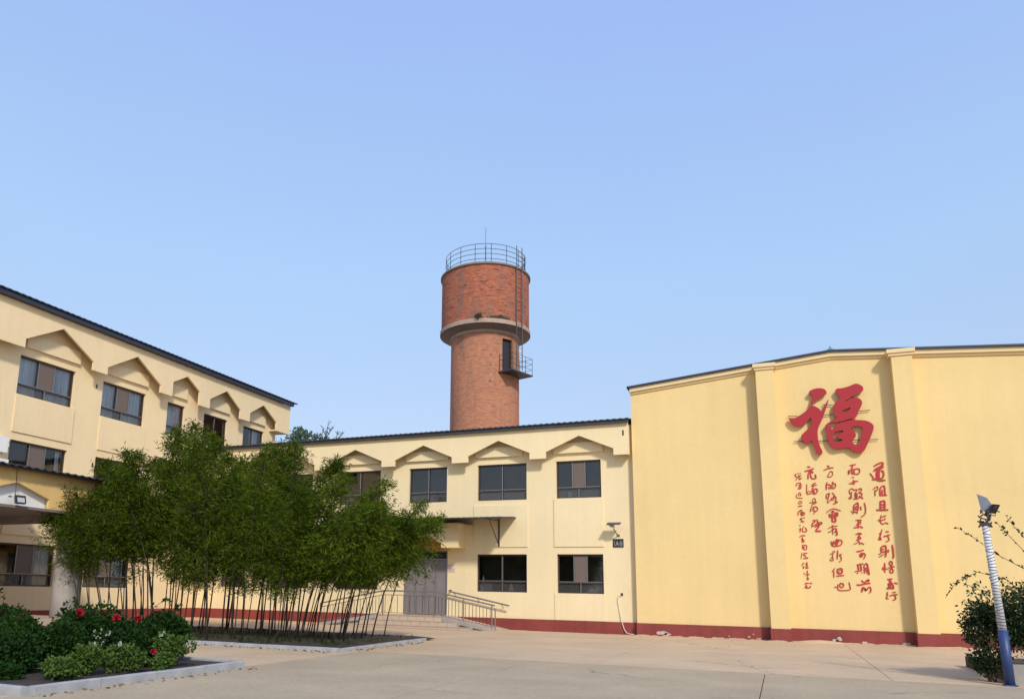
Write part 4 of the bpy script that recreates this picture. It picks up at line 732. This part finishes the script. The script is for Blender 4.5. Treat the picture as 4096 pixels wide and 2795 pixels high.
for lat, z, h in ((.33, 14.28, .06), (.36, 15.98, .05), (.36, 15.3, .05)):
    a = ang(lat, 2.21); m = MB(); m.add([rp(a - .03, 2.205, z - h), rp(a + .03, 2.205, z - h * .6), rp(a + .035, 2.205, z + h), rp(a - .04, 2.205, z + h * .7)], [(0, 1, 2, 3)]); m.build('putlog_hole', 'black', tw)
# spalled course above the ring: ragged dark cavity with broken lip
m = MB(); r = random.Random(2); N = 26; lo = []; hi = []
for k in range(N + 1):
    lat = .1 + 1.45 * k / N; a = ang(lat, 2.86); lo.append(rp(a, 2.862, 18.11)); hi.append(rp(a, 2.862, 18.13 + max(.02, (.26 * math.sin(math.pi * min(1, k / N * 1.02)) ** .7) * (.35 + .65 * k / N) + r.uniform(-.04, .05))))
for k in range(N): m.quad(lo[k], lo[k + 1], hi[k + 1], hi[k])
m.build('spalled_patch', 'soil', tw)

# ================================================================ street lamp on the right
lp = thing('garden_lamp', 'leaning lamp post with blue foot, white wrapped pole, floodlight and tilted solar panel', 'street lamp', (3.86, 18.33, 0))
MB().tube([(3.865, 18.33, 0), (3.845, 18.33, 1.03)], .085, 16).build('lower_post', 'bluepaint', lp, smooth=True)
MB().box(3.76, 3.97, 18.23, 18.43, 0, .025).build('base_plate', 'bluepaint', lp)
MB().tube([(3.845, 18.33, 1.03), (3.765, 18.33, 3.02)], [.072, .058], 16).build('pole', 'whitewrap', lp, smooth=True)
r = random.Random(4)
for k in range(34):   # bands of the wrapping
    z = 1.06 + k * .058; x = 3.845 - .08 * (z - 1.03) / 1.99; rr = .0745 - .014 * (z - 1.03) / 1.99; ti = r.uniform(-.02, .035)
    MB().tube([(x + rr * math.cos(t), 18.33 + rr * math.sin(t), z + ti * math.cos(t)) for t in [2 * math.pi * j / 14 for j in range(15)]], .0065, 4, caps=False).build('wrap_band', 'steeldark', lp)
m = MB()
for k in range(26):
    a = r.uniform(0, 6.28); z = r.uniform(3.02, 3.28); rr = r.uniform(.04, .1); a2 = a + r.uniform(.6, 2)
    m.tube([(3.76 + rr * math.cos(a), 18.33 + rr * math.sin(a), z), (3.76 + rr * 1.2 * math.cos((a + a2) / 2), 18.33 + rr * math.sin((a + a2) / 2), z + r.uniform(-.06, .1)), (3.76 + rr * math.cos(a2), 18.33 + rr * math.sin(a2), z + r.uniform(-.05, .05))], .014, 5)
m.build('cable_knot', 'steeldark', lp)
MB().box(3.68, 3.84, 18.26, 18.4, 3.03, 3.075).build('head_bracket', 'steeldark', lp)
# panel
pa = [(3.625, 18.05, 3.63), (3.80, 18.1, 3.55), (3.905, 18.3, 3.44), (3.83, 18.42, 3.30), (3.72, 18.3, 3.34)]
pb = [(x + .012, y + .02, z - .012) for x, y, z in pa]
MB().add(pa + pb, [(0, 1, 2, 3, 4), (5, 9, 8, 7, 6)] + [(i, (i + 1) % 5, 5 + (i + 1) % 5, 5 + i) for i in range(5)]).build('solar_panel', 'solar', lp)
fa = [(3.905, 18.25, 3.445), (4.035, 18.28, 3.43), (3.965, 18.36, 3.27), (3.825, 18.33, 3.275)]
fb = [(x + .02, y + .07, z + .0) for x, y, z in fa]
MB().add(fa + fb, [(0, 1, 2, 3), (4, 7, 6, 5)] + [(i, (i + 1) % 4, 4 + (i + 1) % 4, 4 + i) for i in range(4)]).build('floodlight_housing', 'black', lp)
MB().add([(3.935, 18.25, 3.42), (4.0, 18.265, 3.41), (3.975, 18.3, 3.35), (3.905, 18.285, 3.355)], [(0, 1, 2, 3)]).build('floodlight_lens', 'roofgrey', lp)
MB().tube([(3.85, 18.36, 3.25), (3.96, 18.37, 3.22), (3.955, 18.37, 3.28)], .01, 5).build('floodlight_yoke', 'black', lp)
MB().tube([(3.97, 18.33, 3.32), (4.03, 18.33, 3.29)], .012, 5).build('sensor_stub', 'black', lp)

# ================================================================ beds and kerbs
def kerb_run(p0, p1, n, w_=.13, h=.14, zb=-.02):
    d = Vector(p1) - Vector(p0); Ln = d.length / n; a = math.atan2(d.y, d.x); first = None
    for k in range(n):
        q = Vector(p0) + d * (k / n)
        if first is None:
            b = MB(); c = .012
            prof = [(-w_ / 2, zb), (w_ / 2, zb), (w_ / 2, h - c), (w_ / 2 - c, h), (-w_ / 2 + c, h), (-w_ / 2, h - c)]
            m_ = MB(); nP = len(prof)
            m_.add([(0, y, z) for y, z in prof] + [(Ln - .012, y, z) for y, z in prof], [tuple(range(nP)), tuple(reversed(range(nP, 2 * nP)))] + [(i, (i + 1) % nP, nP + (i + 1) % nP, nP + i) for i in range(nP)])
            o = m_.build('kerb_stone', 'kerb', None); first = o
        else:
            o = first.copy(); COL.objects.link(o)
        o['kind'] = 'structure'; o.location = (q.x, q.y, random.uniform(-.004, .004)); o.rotation_euler = (0, 0, a + random.uniform(-.004, .004))
kerb_run((-9.66, 8.0), (-9.74, 12.8), 4); kerb_run((-15.5, 7.99), (-9.70, 7.93), 5); kerb_run((-9.82, 12.86), (-16, 12.9), 5)
kerb_run((-19.8, 17.25), (-10.25, 17.30), 9, w_=.14, h=.10); kerb_run((-10.24, 17.38), (-10.42, 22.9), 5, w_=.12, h=.09)
struct(MB().box(-20, -9.74, 8.03, 12.8, -.1, .09).build('flower_bed_soil', 'soil', None))
def mound(name, x0, x1, y0, y1, z):
    m = MB(); nx, ny = 40, 20; r = random.Random(9)
    for i in range(nx + 1):
        for j in range(ny + 1):
            e = min(1, min(i, nx - i, j, ny - j) / 2); m.v.append((x0 + (x1 - x0) * i / nx, y0 + (y1 - y0) * j / ny, z * (.35 + .65 * e) + r.uniform(-.02, .03) * e))
    for i in range(nx):
        for j in range(ny): a = i * (ny + 1) + j; m.f.append((a, a + ny + 1, a + ny + 2, a + 1))
    return struct(m.build(name, 'soil', None))
mound('bamboo_bed_soil', -20.2, -10.4, 17.32, 23.75, .12)
o = MB().box(3.98, 14, 18.62, 18.72, -.02, .38).build('planter_wall', 'concrete', None); o['kind'] = 'structure'
struct(MB().box(4.0, 14, 18.72, 23, -.1, .25).build('planter_soil', 'soil', None))

# ================================================================ foliage tools
def leaves(pos, dirs, L_, W_, rng, fold=0.0):
    """pointed leaf = 2 triangles hinged on the midrib; pos = base points, dirs = unit directions"""
    n = len(pos); side = np.cross(dirs, rng.normal(size=(n, 3))); side /= np.linalg.norm(side, axis=1)[:, None] + 1e-9
    nrm = np.cross(dirs, side)
    Ls = L_ * rng.uniform(.65, 1.25, n)[:, None]; Ws = W_ * rng.uniform(.7, 1.25, n)[:, None]
    tip = pos + dirs * Ls; mid_ = pos + dirs * Ls * .45
    a = mid_ + side * Ws * .5 + nrm * Ws * fold; b = mid_ - side * Ws * .5 + nrm * Ws * fold
    V = np.stack([pos, a, tip, b], 1).reshape(-1, 3)
    return V
def leaf_mesh(name, V, m_, extra=None):
    n = len(V) // 4; me = bpy.data.meshes.new(name)
    me.vertices.add(len(V)); me.vertices.foreach_set('co', V.astype(np.float32).ravel())
    me.loops.add(4 * n); me.loops.foreach_set('vertex_index', np.arange(4 * n, dtype=np.int32))
    me.polygons.add(n); me.polygons.foreach_set('loop_start', np.arange(0, 4 * n, 4, dtype=np.int32))
    me.update(calc_edges=True); me.validate(); me.materials.append(MT[m_]); return me
def unit(v): return v / (np.linalg.norm(v, axis=-1, keepdims=True) + 1e-9)
def linkobj(name, me, parent=None, loc=(0, 0, 0)):
    o = bpy.data.objects.new(name, me); COL.objects.link(o); o.parent = parent; o.location = loc; return o

# ================================================================ bamboo grove
def culm_curve(h, lean, bend, rng):
    ts = np.linspace(0, 1, 14); x = lean * ts * h * .9 + bend * ts ** 2.6; y = .12 * np.sin(ts * 3 + rng.uniform(0, 6)) * ts
    return np.stack([x, y, h * ts * (1 - .05 * ts ** 3 * bend)], 1)
def make_bamboo(i, h, lean, bend, dens, cb=1.9):
    rng = np.random.default_rng(100 + i); C_ = culm_curve(h, lean, bend, rng)
    cm = MB().tube([tuple(p) for p in C_], [.024 * (1 - .85 * k / 13) for k in range(14)], 5)
    b0, d0 = [], []
    def at(t):
        f = t * 13; k = np.minimum(f.astype(int), 12); return C_[k] * (1 - (f - k))[:, None] + C_[k + 1] * (f - k)[:, None]
    nb = int(110 * dens)
    t0 = cb / h; tb = t0 + (.99 - t0) * rng.uniform(0, 1, nb) ** .95; tb += rng.normal(0, .035, nb); tb = np.clip(tb, .1, .99); q_ = np.clip((tb - t0) / (1 - t0), 0, 1)
    P0 = at(tb); az = rng.uniform(0, 2 * np.pi, nb)
    reach = (.12 + 1.05 * np.clip(1.12 - q_, 0, 1) ** .75 * np.clip(.45 + q_ * 2.2, 0, 1)) * rng.uniform(.45, 1.2, nb)
    up = rng.uniform(.05, .85, nb) * (.55 + .45 * tb)
    D = unit(np.stack([np.cos(az), np.sin(az), up], 1))
    pos, dr = [], []
    br = MB(); r2 = rng.random(nb)
    for k in range(nb):
        ns = 7; s = np.linspace(0, 1, ns + 1)[1:]
        sag = np.stack([np.zeros(ns), np.zeros(ns), -.30 * reach[k] * s ** 2], 1)
        Q = P0[k] + D[k] * reach[k] * s[:, None] + sag
        if r2[k] < .5: br.tube([tuple(P0[k]), tuple(Q[3]), tuple(Q[-1])], [.006, .004, .002], 3, caps=False)
        m_ = int(26 * dens)
        idx = rng.integers(1, ns, m_); B = Q[idx] + rng.normal(0, .075, (m_, 3)) * (.6 + reach[k])
        dd = unit(D[k] * .55 + rng.normal(0, .55, (m_, 3)) + np.array([0, 0, -.35]))
        pos.append(B); dr.append(dd)
    # sparse wispy leader leaves
    nt_ = 60; tt = rng.uniform(.9, 1, nt_); B = at(tt) + rng.normal(0, .06, (nt_, 3)); pos.append(B); dr.append(unit(rng.normal(0, .6, (nt_, 3)) + np.array([0, 0, .5])))
    pos = np.concatenate(pos); dr = np.concatenate(dr)
    V = leaves(pos, dr, .17, .027, rng, .15)
    return cm, br, leaf_mesh('foliage', V, 'bamboo')
def place_bamboo_proto(i, *a):
    cm, br, fm = make_bamboo(i, *a)
    t_ = thing('bamboo', 'x', 'bamboo', (0, 0, 0))
    c_ = cm.build('culm', 'culm', t_, smooth=True); b_ = br.build('branches', 'culm', t_); f_ = linkobj('foliage', fm, t_)
    return t_
HP = [(5.6, .03, .55, 1.0), (6.2, .0, .8, 1.0), (6.6, -.03, .5, .95), (5.0, .05, .8, 1.0), (4.7, .03, 1.2, 1.0), (3.8, .10, .9, 1.0), (4.9, .05, .9, 1.0, 2.75)]
protos = [place_bamboo_proto(i, *a) for i, a in enumerate(HP)]
XH = [-25, -23.5, -22.3, -21.0, -20.3, -18.7, -18.0, -17.3, -16.5, -15.6, -14.7, -13.8, -12.9, -12.1, -11.2, -10.0, -8.9]
ZH = [2.6, 4.0, 4.7, 5.2, 5.4, 6.0, 6.5, 6.75, 6.0, 5.7, 5.85, 5.6, 5.05, 4.75, 4.5, 3.6, 2.9]
LAB = {'left': [('feathery bamboo by the front kerb at the porch column end of the grove', 'front bamboos at the column end'), ('bamboo in the back row of the grove behind the porch column', 'back bamboos at the column end')],
       'midl': [('tall bamboo of the front row, left half of the grove, under its highest tips', 'front bamboos left of the middle'), ('tall bamboo of the back row, left half of the grove, under its highest tips', 'back bamboos left of the middle')],
       'mid': [('straight thin culmed bamboo at the front kerb in the middle of the grove', 'front bamboos in the middle'), ('bamboo of the back row in the middle of the grove, before the maroon plinth', 'back bamboos in the middle')],
       'right': [('low leaning bamboo with drooping crown at the front of the door end', 'front bamboos at the door end'), ('leaning bamboo in the back row nearest the entrance steps', 'back bamboos at the door end')]}
rb_ = random.Random(21); spots = []; tries = 0
clumps = [(-18.7, 18.6), (-17.6, 19.4), (-16.4, 18.9), (-15.4, 20.6), (-14.3, 20.4), (-13.4, 20.6), (-12.7, 19.6), (-12.2, 21.8), (-19.2, 21.5), (-17.4, 22.3), (-15.2, 22.6), (-13.2, 18.6), (-20.6, 21.6), (-12.2, 19.0), (-12.6, 19.8), (-11.9, 20.4), (-13.6, 18.7), (-19.6, 17.75), (-19.5, 17.8), (-19.2, 18.1), (-19.7, 17.7)]
while len(spots) < 96 and tries < 9000:
    tries += 1; cx, cy = rb_.choice(clumps); x, y = cx + rb_.gauss(0, .55), cy + rb_.gauss(0, .6)
    if not (17.6 < y < 23.4 and -21.3 < x < -11.3): continue
    if x < -19.95 and y < 20.9: continue
    if x > -13.0 and y > 22.6: continue
    if x > -12.0 and y < 18.3: continue
    if all((x - a) ** 2 + (y - b) ** 2 > (.05 if x < -18.9 and y < 18.4 else .11) for a, b in spots): spots.append((x, y))
used = set()
for (x, y) in sorted(spots):
    sp = x * 20 / y; hz = (np.interp(sp, XH, ZH) - 1.55) * y / 20 + 1.55; H_ = max(2.8, (hz + .15) * rb_.choice((.76, .80, .86, .92, 1.03) if -15.9 < sp < -11 else (.76, .84, .92, 1.0, 1.03)))
    reg = 'left' if sp < -18.6 else ('midl' if sp < -16.2 else ('right' if sp > -13.3 else 'mid'))
    pi_ = {'left': (0, 6, 1, 6), 'midl': (0, 1, 2, 1), 'mid': (0, 1, 2, 3), 'right': (3, 4, 5, 5)}[reg][rb_.randrange(4)]
    if reg == 'left' and y < 18.8: pi_ = 6; H_ = min(H_, 4.9) * rb_.uniform(.93, 1.05)
    if pi_ == 5: H_ = min(H_, rb_.uniform(3.5, 4.3))
    src = protos[pi_]; 
    if pi_ in used:
        o = src.copy(); COL.objects.link(o)
        for ch in src.children: c = ch.copy(); COL.objects.link(c); c.parent = o
    else: o = src; used.add(pi_)
    o.location = (x, y, .06); k = H_ / HP[pi_][0]; o.scale = (max(.85, k) * rb_.uniform(.9, 1.1), max(.85, k) * rb_.uniform(.9, 1.1), k)
    rzz = {'left': math.pi + rb_.gauss(0, .7), 'midl': rb_.uniform(0, 6.28), 'mid': rb_.uniform(0, 6.28), 'right': rb_.gauss(-.15, .5)}[reg]
    tilt = {'left': -.16 if y < 18.6 else -.02, 'midl': .03, 'mid': .05, 'right': .11}[reg] + rb_.gauss(0, .035)
    o.rotation_euler = (Matrix.Rotation(tilt, 3, 'Y') @ Matrix.Rotation(rb_.gauss(0, .03), 3, 'X') @ Matrix.Rotation(rzz, 3, 'Z')).to_euler()
    o['label'], o['group'] = LAB[reg][y > 20.2]
for i, p in enumerate(protos):
    if i not in used:
        for ch in list(p.children): bpy.data.objects.remove(ch)
        bpy.data.objects.remove(p)
# low weeds on the bamboo bed
rng = np.random.default_rng(5); n = 2600
P_ = np.stack([rng.uniform(-20, -10.6, n), 17.45 + rng.beta(1.1, 2.2, n) * 6.0, np.full(n, .1)], 1); keep = np.sin(P_[:, 0] * 2.3) + np.cos(P_[:, 1] * 3.1) > -.1; P_ = P_[keep]
V = leaves(P_, unit(rng.normal(0, .5, (len(P_), 3)) + np.array([0, 0, .9])), .15, .03, rng)
o = linkobj('ground_weeds', leaf_mesh('ground_weeds', V, 'shrub')); o['kind'] = 'stuff'; o['label'] = 'low dark weeds on the soil under the bamboo'

# ================================================================ shrubs and flowers
def bush(name, label, cat, loc, rx, ry, h, m_, n, L_, W_, seed, z0=.0, group=None, stems=9, lumps=7, shell=.45):
    rng = np.random.default_rng(seed); t_ = thing(name, label, cat, loc, group)
    cen = np.stack([rng.uniform(-.55, .55, lumps) * rx, rng.uniform(-.55, .55, lumps) * ry, z0 + rng.uniform(.38, .72, lumps) * (h - z0)], 1); rad_ = rng.uniform(.38, .62, lumps)
    k = rng.integers(0, lumps, n); d = unit(rng.normal(size=(n, 3))); rr = rng.uniform(shell, 1, n) ** .6
    P = cen[k] + d * (rr * rad_[k])[:, None] * np.array([rx, ry, (h - z0) * .62]); P[:, 2] = np.clip(P[:, 2], .04, None)
    V = leaves(P, unit(d * .8 + rng.normal(0, .6, (n, 3)) + np.array([0, 0, -.05])), L_, W_, rng, .1)
    linkobj('foliage', leaf_mesh('foliage', V, m_), t_)
    s = MB()
    for j in range(stems):
        a = rng.uniform(0, 6.28); c = cen[j % lumps]; s.tube([(.06 * math.cos(a), .06 * math.sin(a), 0), tuple(c * np.array([.6, .6, .5])), tuple(c)], [.018, .012, .006], 5)
    s2 = s; s2.v = [tuple(Vector(v) + Vector(loc)) for v in s.v]; s2.build('stems', 'bark', t_)
    return t_, cen, rad_
def blossom(parent, p, r, m_, seed, name='rose', n=46):
    rng = np.random.default_rng(seed); d = unit(rng.normal(size=(n, 3)) + np.array([0, -.25, .5])); P = np.array(p) + d * r * .25
    V = leaves(P, unit(d + rng.normal(0, .25, (n, 3))), r * .95, r * .8, rng, .2)
    return linkobj(name, leaf_mesh(name, V, m_), parent)
def twig(parent, pts, m_, n, L_, W_, seed, name='shoot', r=.007):
    rng = np.random.default_rng(seed); base = Vector(OFF[parent.name]); pts = [Vector(p) for p in pts]
    s = MB().tube(pts, [r * (1 - .6 * i / (len(pts) - 1)) for i in range(len(pts))], 5); so_ = s.build(name, 'bark', parent, smooth=True)
    pp = np.array([tuple(p - base) for p in pts]); f = np.sort(rng.uniform(.04, .999, n)) * (len(pts) - 1); k = f.astype(int)
    P = pp[k] * (1 - (f - k))[:, None] + pp[k + 1] * (f - k)[:, None]; tang = unit(pp[k + 1] - pp[k])
    V = leaves(P, unit(tang * .4 + rng.normal(0, .6, (n, 3)) + np.array([0, 0, .35])), L_, W_, rng, .15)
    linkobj('shoot_leaves', leaf_mesh('shoot_leaves', V, m_), so_); return so_
RB = [  # rose bushes of the left bed: x, y, rx, ry, h, label
 (-14.6, 10.9, .9, .8, 1.0, 'dark rose bush cut by the left photo edge at the back of the bed'),
 (-13.5, 10.5, .85, .8, 1.05, 'dark leafy rose bush with one large red bloom, left rear of the flower bed'),
 (-12.3, 11.4, .85, .8, 1.12, 'dark rose bush topped with sparse shoots just left of the porch column foot'),
 (-11.7, 10.2, .75, .65, .85, 'rounded dark green bush in the middle front of the flower bed'),
 (-13.0, 9.2, .9, .7, .68, 'low black green bush at the near left of the flower bed'),
 (-11.3, 11.9, .8, .7, .98, 'dark rose bush with two red blooms before the porch column'),
 (-11.0, 11.2, .5, .5, .6, 'thin dark bush behind the white flowers in the flower bed'),
 (-11.2, 12.1, .70, .55, 1.0, 'dense dark green bush at the far right rear of the flower bed'),
 (-12.0, 9.3, .8, .6, .72, 'low dark bush in the middle front, just behind the bare soil strip'),
 (-13.1, 10.0, .8, .7, .95, 'dense dark bush filling the centre left of the flower bed'),
 (-11.2, 8.75, .42, .3, .24, 'tiny low dark plant on bare soil near the kerb corner'),
 (-14.2, 8.8, .8, .6, .55, 'low dark bush beside the front kerb at the left photo edge'),
]
bushes = []
for k, (x, y, rx, ry, h, lab) in enumerate(RB):
    bushes.append(bush('rose_bush', lab, 'bush', (x, y, .05), rx, ry, h, 'rose', 5200 if h > .7 else 3600, .075, .05, 300 + k)[0])
def on(parent, p): return tuple(Vector(p) - Vector(OFF[parent.name]))
for par, p, r_, sd_ in ((1, (-13.3, 10.0, .97), .085, 1), (1, (-13.05, 10.4, .93), .05, 2), (2, (-12.0, 10.8, 1.03), .08, 3), (5, (-11.5, 11.2, .93), .08, 4), (5, (-11.05, 11.3, .93), .075, 5), (0, (-14.0, 10.6, .95), .09, 6), (6, (-10.1, 10.75, .42), .05, 7)):
    blossom(bushes[par], on(bushes[par], p), r_, 'petal', 40 + sd_)
for par, pts, sd_ in ((2, [(-12.2, 10.9, .9), (-12.1, 10.8, 1.12), (-12.2, 10.8, 1.27)], 1), (1, [(-13.9, 10.6, .8), (-14.0, 10.5, 1.15), (-13.8, 10.5, 1.45)], 2), (1, [(-13.9, 10.6, .8), (-13.7, 10.5, 1.1), (-13.6, 10.4, 1.3)], 3), (5, [(-11.0, 11.6, .9), (-10.9, 11.5, 1.15), (-10.6, 11.5, 1.3), (-10.5, 11.5, 1.22)], 4), (5, [(-11.2, 11.6, .8), (-11.3, 11.6, 1.05), (-11.0, 11.6, 1.2)], 5), (7, [(-11.0, 12, .9), (-10.8, 12, 1.1), (-10.7, 12, 1.2)], 6), (2, [(-12.5, 11, .9), (-12.6, 10.9, 1.1), (-12.4, 10.9, 1.22)], 7)):
    twig(bushes[par], pts, 'rose', 26, .08, .05, 60 + sd_)
# white flowering plant
wf, _, _ = bush('white_flower_plant', 'straggly plant dotted with small white flowers in the middle of the bed', 'flowering plant', (-11.0, 10.8, .05), .5, .45, .85, 'rose', 1500, .07, .045, 401)
rng = np.random.default_rng(77)
for k in range(22):
    p = (rng.normal(.0, .26), rng.normal(-.35, .14), rng.uniform(.22, .74)); blossom(wf, p, rng.uniform(.015, .032), 'petalw', 500 + k, 'white_flower', 9)
FB = [(-10.3, 9.05, .33, .3, .38, 'small round light green bush nearest the kerb corner'), (-10.5, 9.75, .26, .24, .56, 'light green bush with pale tips, second along the kerb'),
      (-10.3, 10.3, .36, .3, .52, 'light green bush with a pale round flower head, middle of the kerb side'), (-10.1, 10.85, .32, .28, .36, 'low light green bush beside the red bloom by the kerb'),
      (-10.35, 11.4, .42, .38, .66, 'bushy light green plant at the far end of the kerb')]
for k, (x, y, rx, ry, h, lab) in enumerate(FB):
    t_, cen, _ = bush('light_green_bush', lab, 'bush', (x, y, .05), rx, ry, h, 'fresh', 1900, .055, .045, 330 + k, lumps=9, group='light green bushes along the kerb')
    rng = np.random.default_rng(900 + k)
    for j in range(2 if k in (1, 2, 4) else 0): blossom(t_, (rng.uniform(-.2, .2), -.1 + rng.uniform(-.1, .1), h * rng.uniform(.92, 1.02)), .035, 'petalw', 950 + 10 * k + j, 'flower_head', 24)
# right-hand shrub
rs, _, _ = bush('privet_shrub', 'big dark shrub with long arching shoots behind the lamp post at the right edge', 'shrub', (4.85, 19.6, .25), 1.35, 1.0, 1.75, 'shrub', 9500, .08, .045, 71, stems=14, lumps=16, shell=.2)
b2, _, _ = bush('low_shrub', 'small dark shrub lobe left of the blue lamp foot', 'shrub', (3.72, 19.05, 0), .36, .35, .7, 'shrub', 900, .08, .045, 72, shell=.2)
b3, _, _ = bush('clipped_shrub', 'dense dark bush just left of the white pole, below the arching shoots', 'shrub', (3.85, 19.4, .1), .55, .5, 1.5, 'shrub', 3000, .08, .045, 73, z0=.45, lumps=9, shell=.2)
for k, (pts, n_) in enumerate(((((4.6, 19.3, 1.6), (4.2, 19.2, 2.0), (3.7, 19.1, 2.15), (3.3, 19.0, 1.95), (3.08, 19.0, 1.62)), 46), (((3.5, 19.0, 2.05), (3.45, 19.0, 1.9), (3.75, 19.0, 1.75), (3.8, 19.1, 1.6)), 18),
    (((5.0, 19.4, 1.9), (4.5, 19.3, 2.25), (4.1, 19.2, 2.5), (3.75, 19.1, 2.8), (3.42, 19.0, 3.05)), 44), (((5.2, 19.4, 1.9), (4.85, 19.3, 2.5), (4.5, 19.3, 3.0), (4.3, 19.2, 3.32)), 34),
    (((5.0, 19.4, 1.9), (4.7, 19.3, 2.4), (4.35, 19.2, 2.85), (4.15, 19.2, 3.15)), 34), (((5.4, 19.4, 1.7), (5.1, 19.3, 2.4), (4.7, 19.2, 2.75)), 30), (((3.8, 19.2, 1.3), (3.45, 19.0, 1.25), (3.3, 19.0, 1.1)), 14), (((3.8, 19.2, 1.0), (3.4, 19.0, 1.0), (3.25, 19.0, .95)), 12))):
    twig(rs, pts, 'shrub', n_, .085, .042, 80 + k, r=.009)
# plants on roofs and trees behind
tb_, _, _ = bush('tower_bush', 'small green bush rooted on the concrete ring of the water tower', 'bush', (AX - .55 * .93 - .95, AY - 2.7, 18.1), .28, .2, .42, 'far', 420, .07, .035, 91)
a = ang(-.45, 2.95); tb_.location = (AX + 2.98 * math.cos(a), AY + 2.98 * math.sin(a), 18.0)
def tree(name, label, loc, H_, rx, n, seed, m_='far', L_=.28, W_=.1):
    rng = np.random.default_rng(seed); t_ = thing(name, label, 'tree', loc); s = MB()
    s.tube([(0, 0, 0), (.1, 0, H_ * .4), (0, 0, H_ * .75)], [.22, .15, .06], 8)
    lumps = 16; cen = np.stack([rng.normal(0, .38, lumps) * rx, rng.normal(0, .38, lumps) * rx, H_ * rng.uniform(.45, .93, lumps)], 1); cen[:, :2] *= (1.15 - (cen[:, 2] / H_) ** 3 * .9)[:, None]
    for c in cen: s.tube([(0, 0, float(c[2]) * .6), tuple(c * np.array([.5, .5, .85])), tuple(c)], [.07, .04, .015], 5)
    s.v = [tuple(Vector(v) + Vector(loc)) for v in s.v]; s.build('trunk', 'bark', t_)
    k = rng.integers(0, lumps, n); d = unit(rng.normal(size=(n, 3))); P = cen[k] + d * (rng.uniform(.3, 1, n) ** .5 * rng.uniform(.28, .45, lumps)[k] * rx)[:, None] * np.array([1, 1, 1.15])
    linkobj('crown', leaf_mesh('crown', leaves(P, unit(d * .5 + rng.normal(0, .5, (n, 3)) + np.array([0, 0, .35])), L_, W_, rng, .1), m_), t_)
    return t_
tree('broadleaf_tree', 'dense dark green tree rising behind the roof beside the left wing', (-32.3, 48, 0), 14.9, 2.5, 11000, 201)
def sapling(name, label, pts, n, seed):
    t_ = thing(name, label, 'sapling', pts[0][0]); 
    for j, p in enumerate(pts): twig(t_, p, 'far', n, .26, .08, seed + j, name='stem', r=.035)
sapling('sapling', 'sparse thin sapling tip showing above the roof right of the dense tree', [[(-30.2, 48, 8), (-30.3, 48, 12.3), (-30.2, 48, 13.1), (-30.05, 48, 13.9)], [(-30.25, 48, 12.6), (-30.5, 48, 13.1), (-30.6, 48, 13.4)], [(-30.25, 48, 12.6), (-29.95, 48, 13.0), (-29.75, 48, 13.3)]], 16, 210)
sapling('sapling', 'low leafy shoot tips peeping above the roof right of the tall sapling', [[(-29.3, 48, 8), (-29.35, 48, 12.3), (-29.3, 48, 12.95)], [(-29.3, 48, 12.2), (-28.9, 48, 12.85)]], 22, 220)

# dry leaves blown along the kerbs
rng = np.random.default_rng(31); n = 260
X_ = np.concatenate([rng.normal(-9.5, .12, 60), rng.uniform(-18, -10.2, 120), rng.normal(-10.1, .1, 80)]); Y_ = np.concatenate([rng.uniform(8, 13, 60), rng.normal(17.1, .1, 120), rng.uniform(17.3, 22, 80)])
P_ = np.stack([X_, Y_, np.full(n, .012)], 1); a_ = rng.uniform(0, 6.28, n)
V = leaves(P_, np.stack([np.cos(a_), np.sin(a_), rng.uniform(0, .25, n)], 1), .09, .03, rng, .2)
MT['litter'] = leafmat('dry_leaves', (0.05, 0.035, 0.015), (0.22, 0.16, 0.06), trans=0.05)
o = linkobj('leaf_litter', leaf_mesh('leaf_litter', V, 'litter')); o['kind'] = 'stuff'; o['label'] = 'scattered dry leaves on the concrete yard'
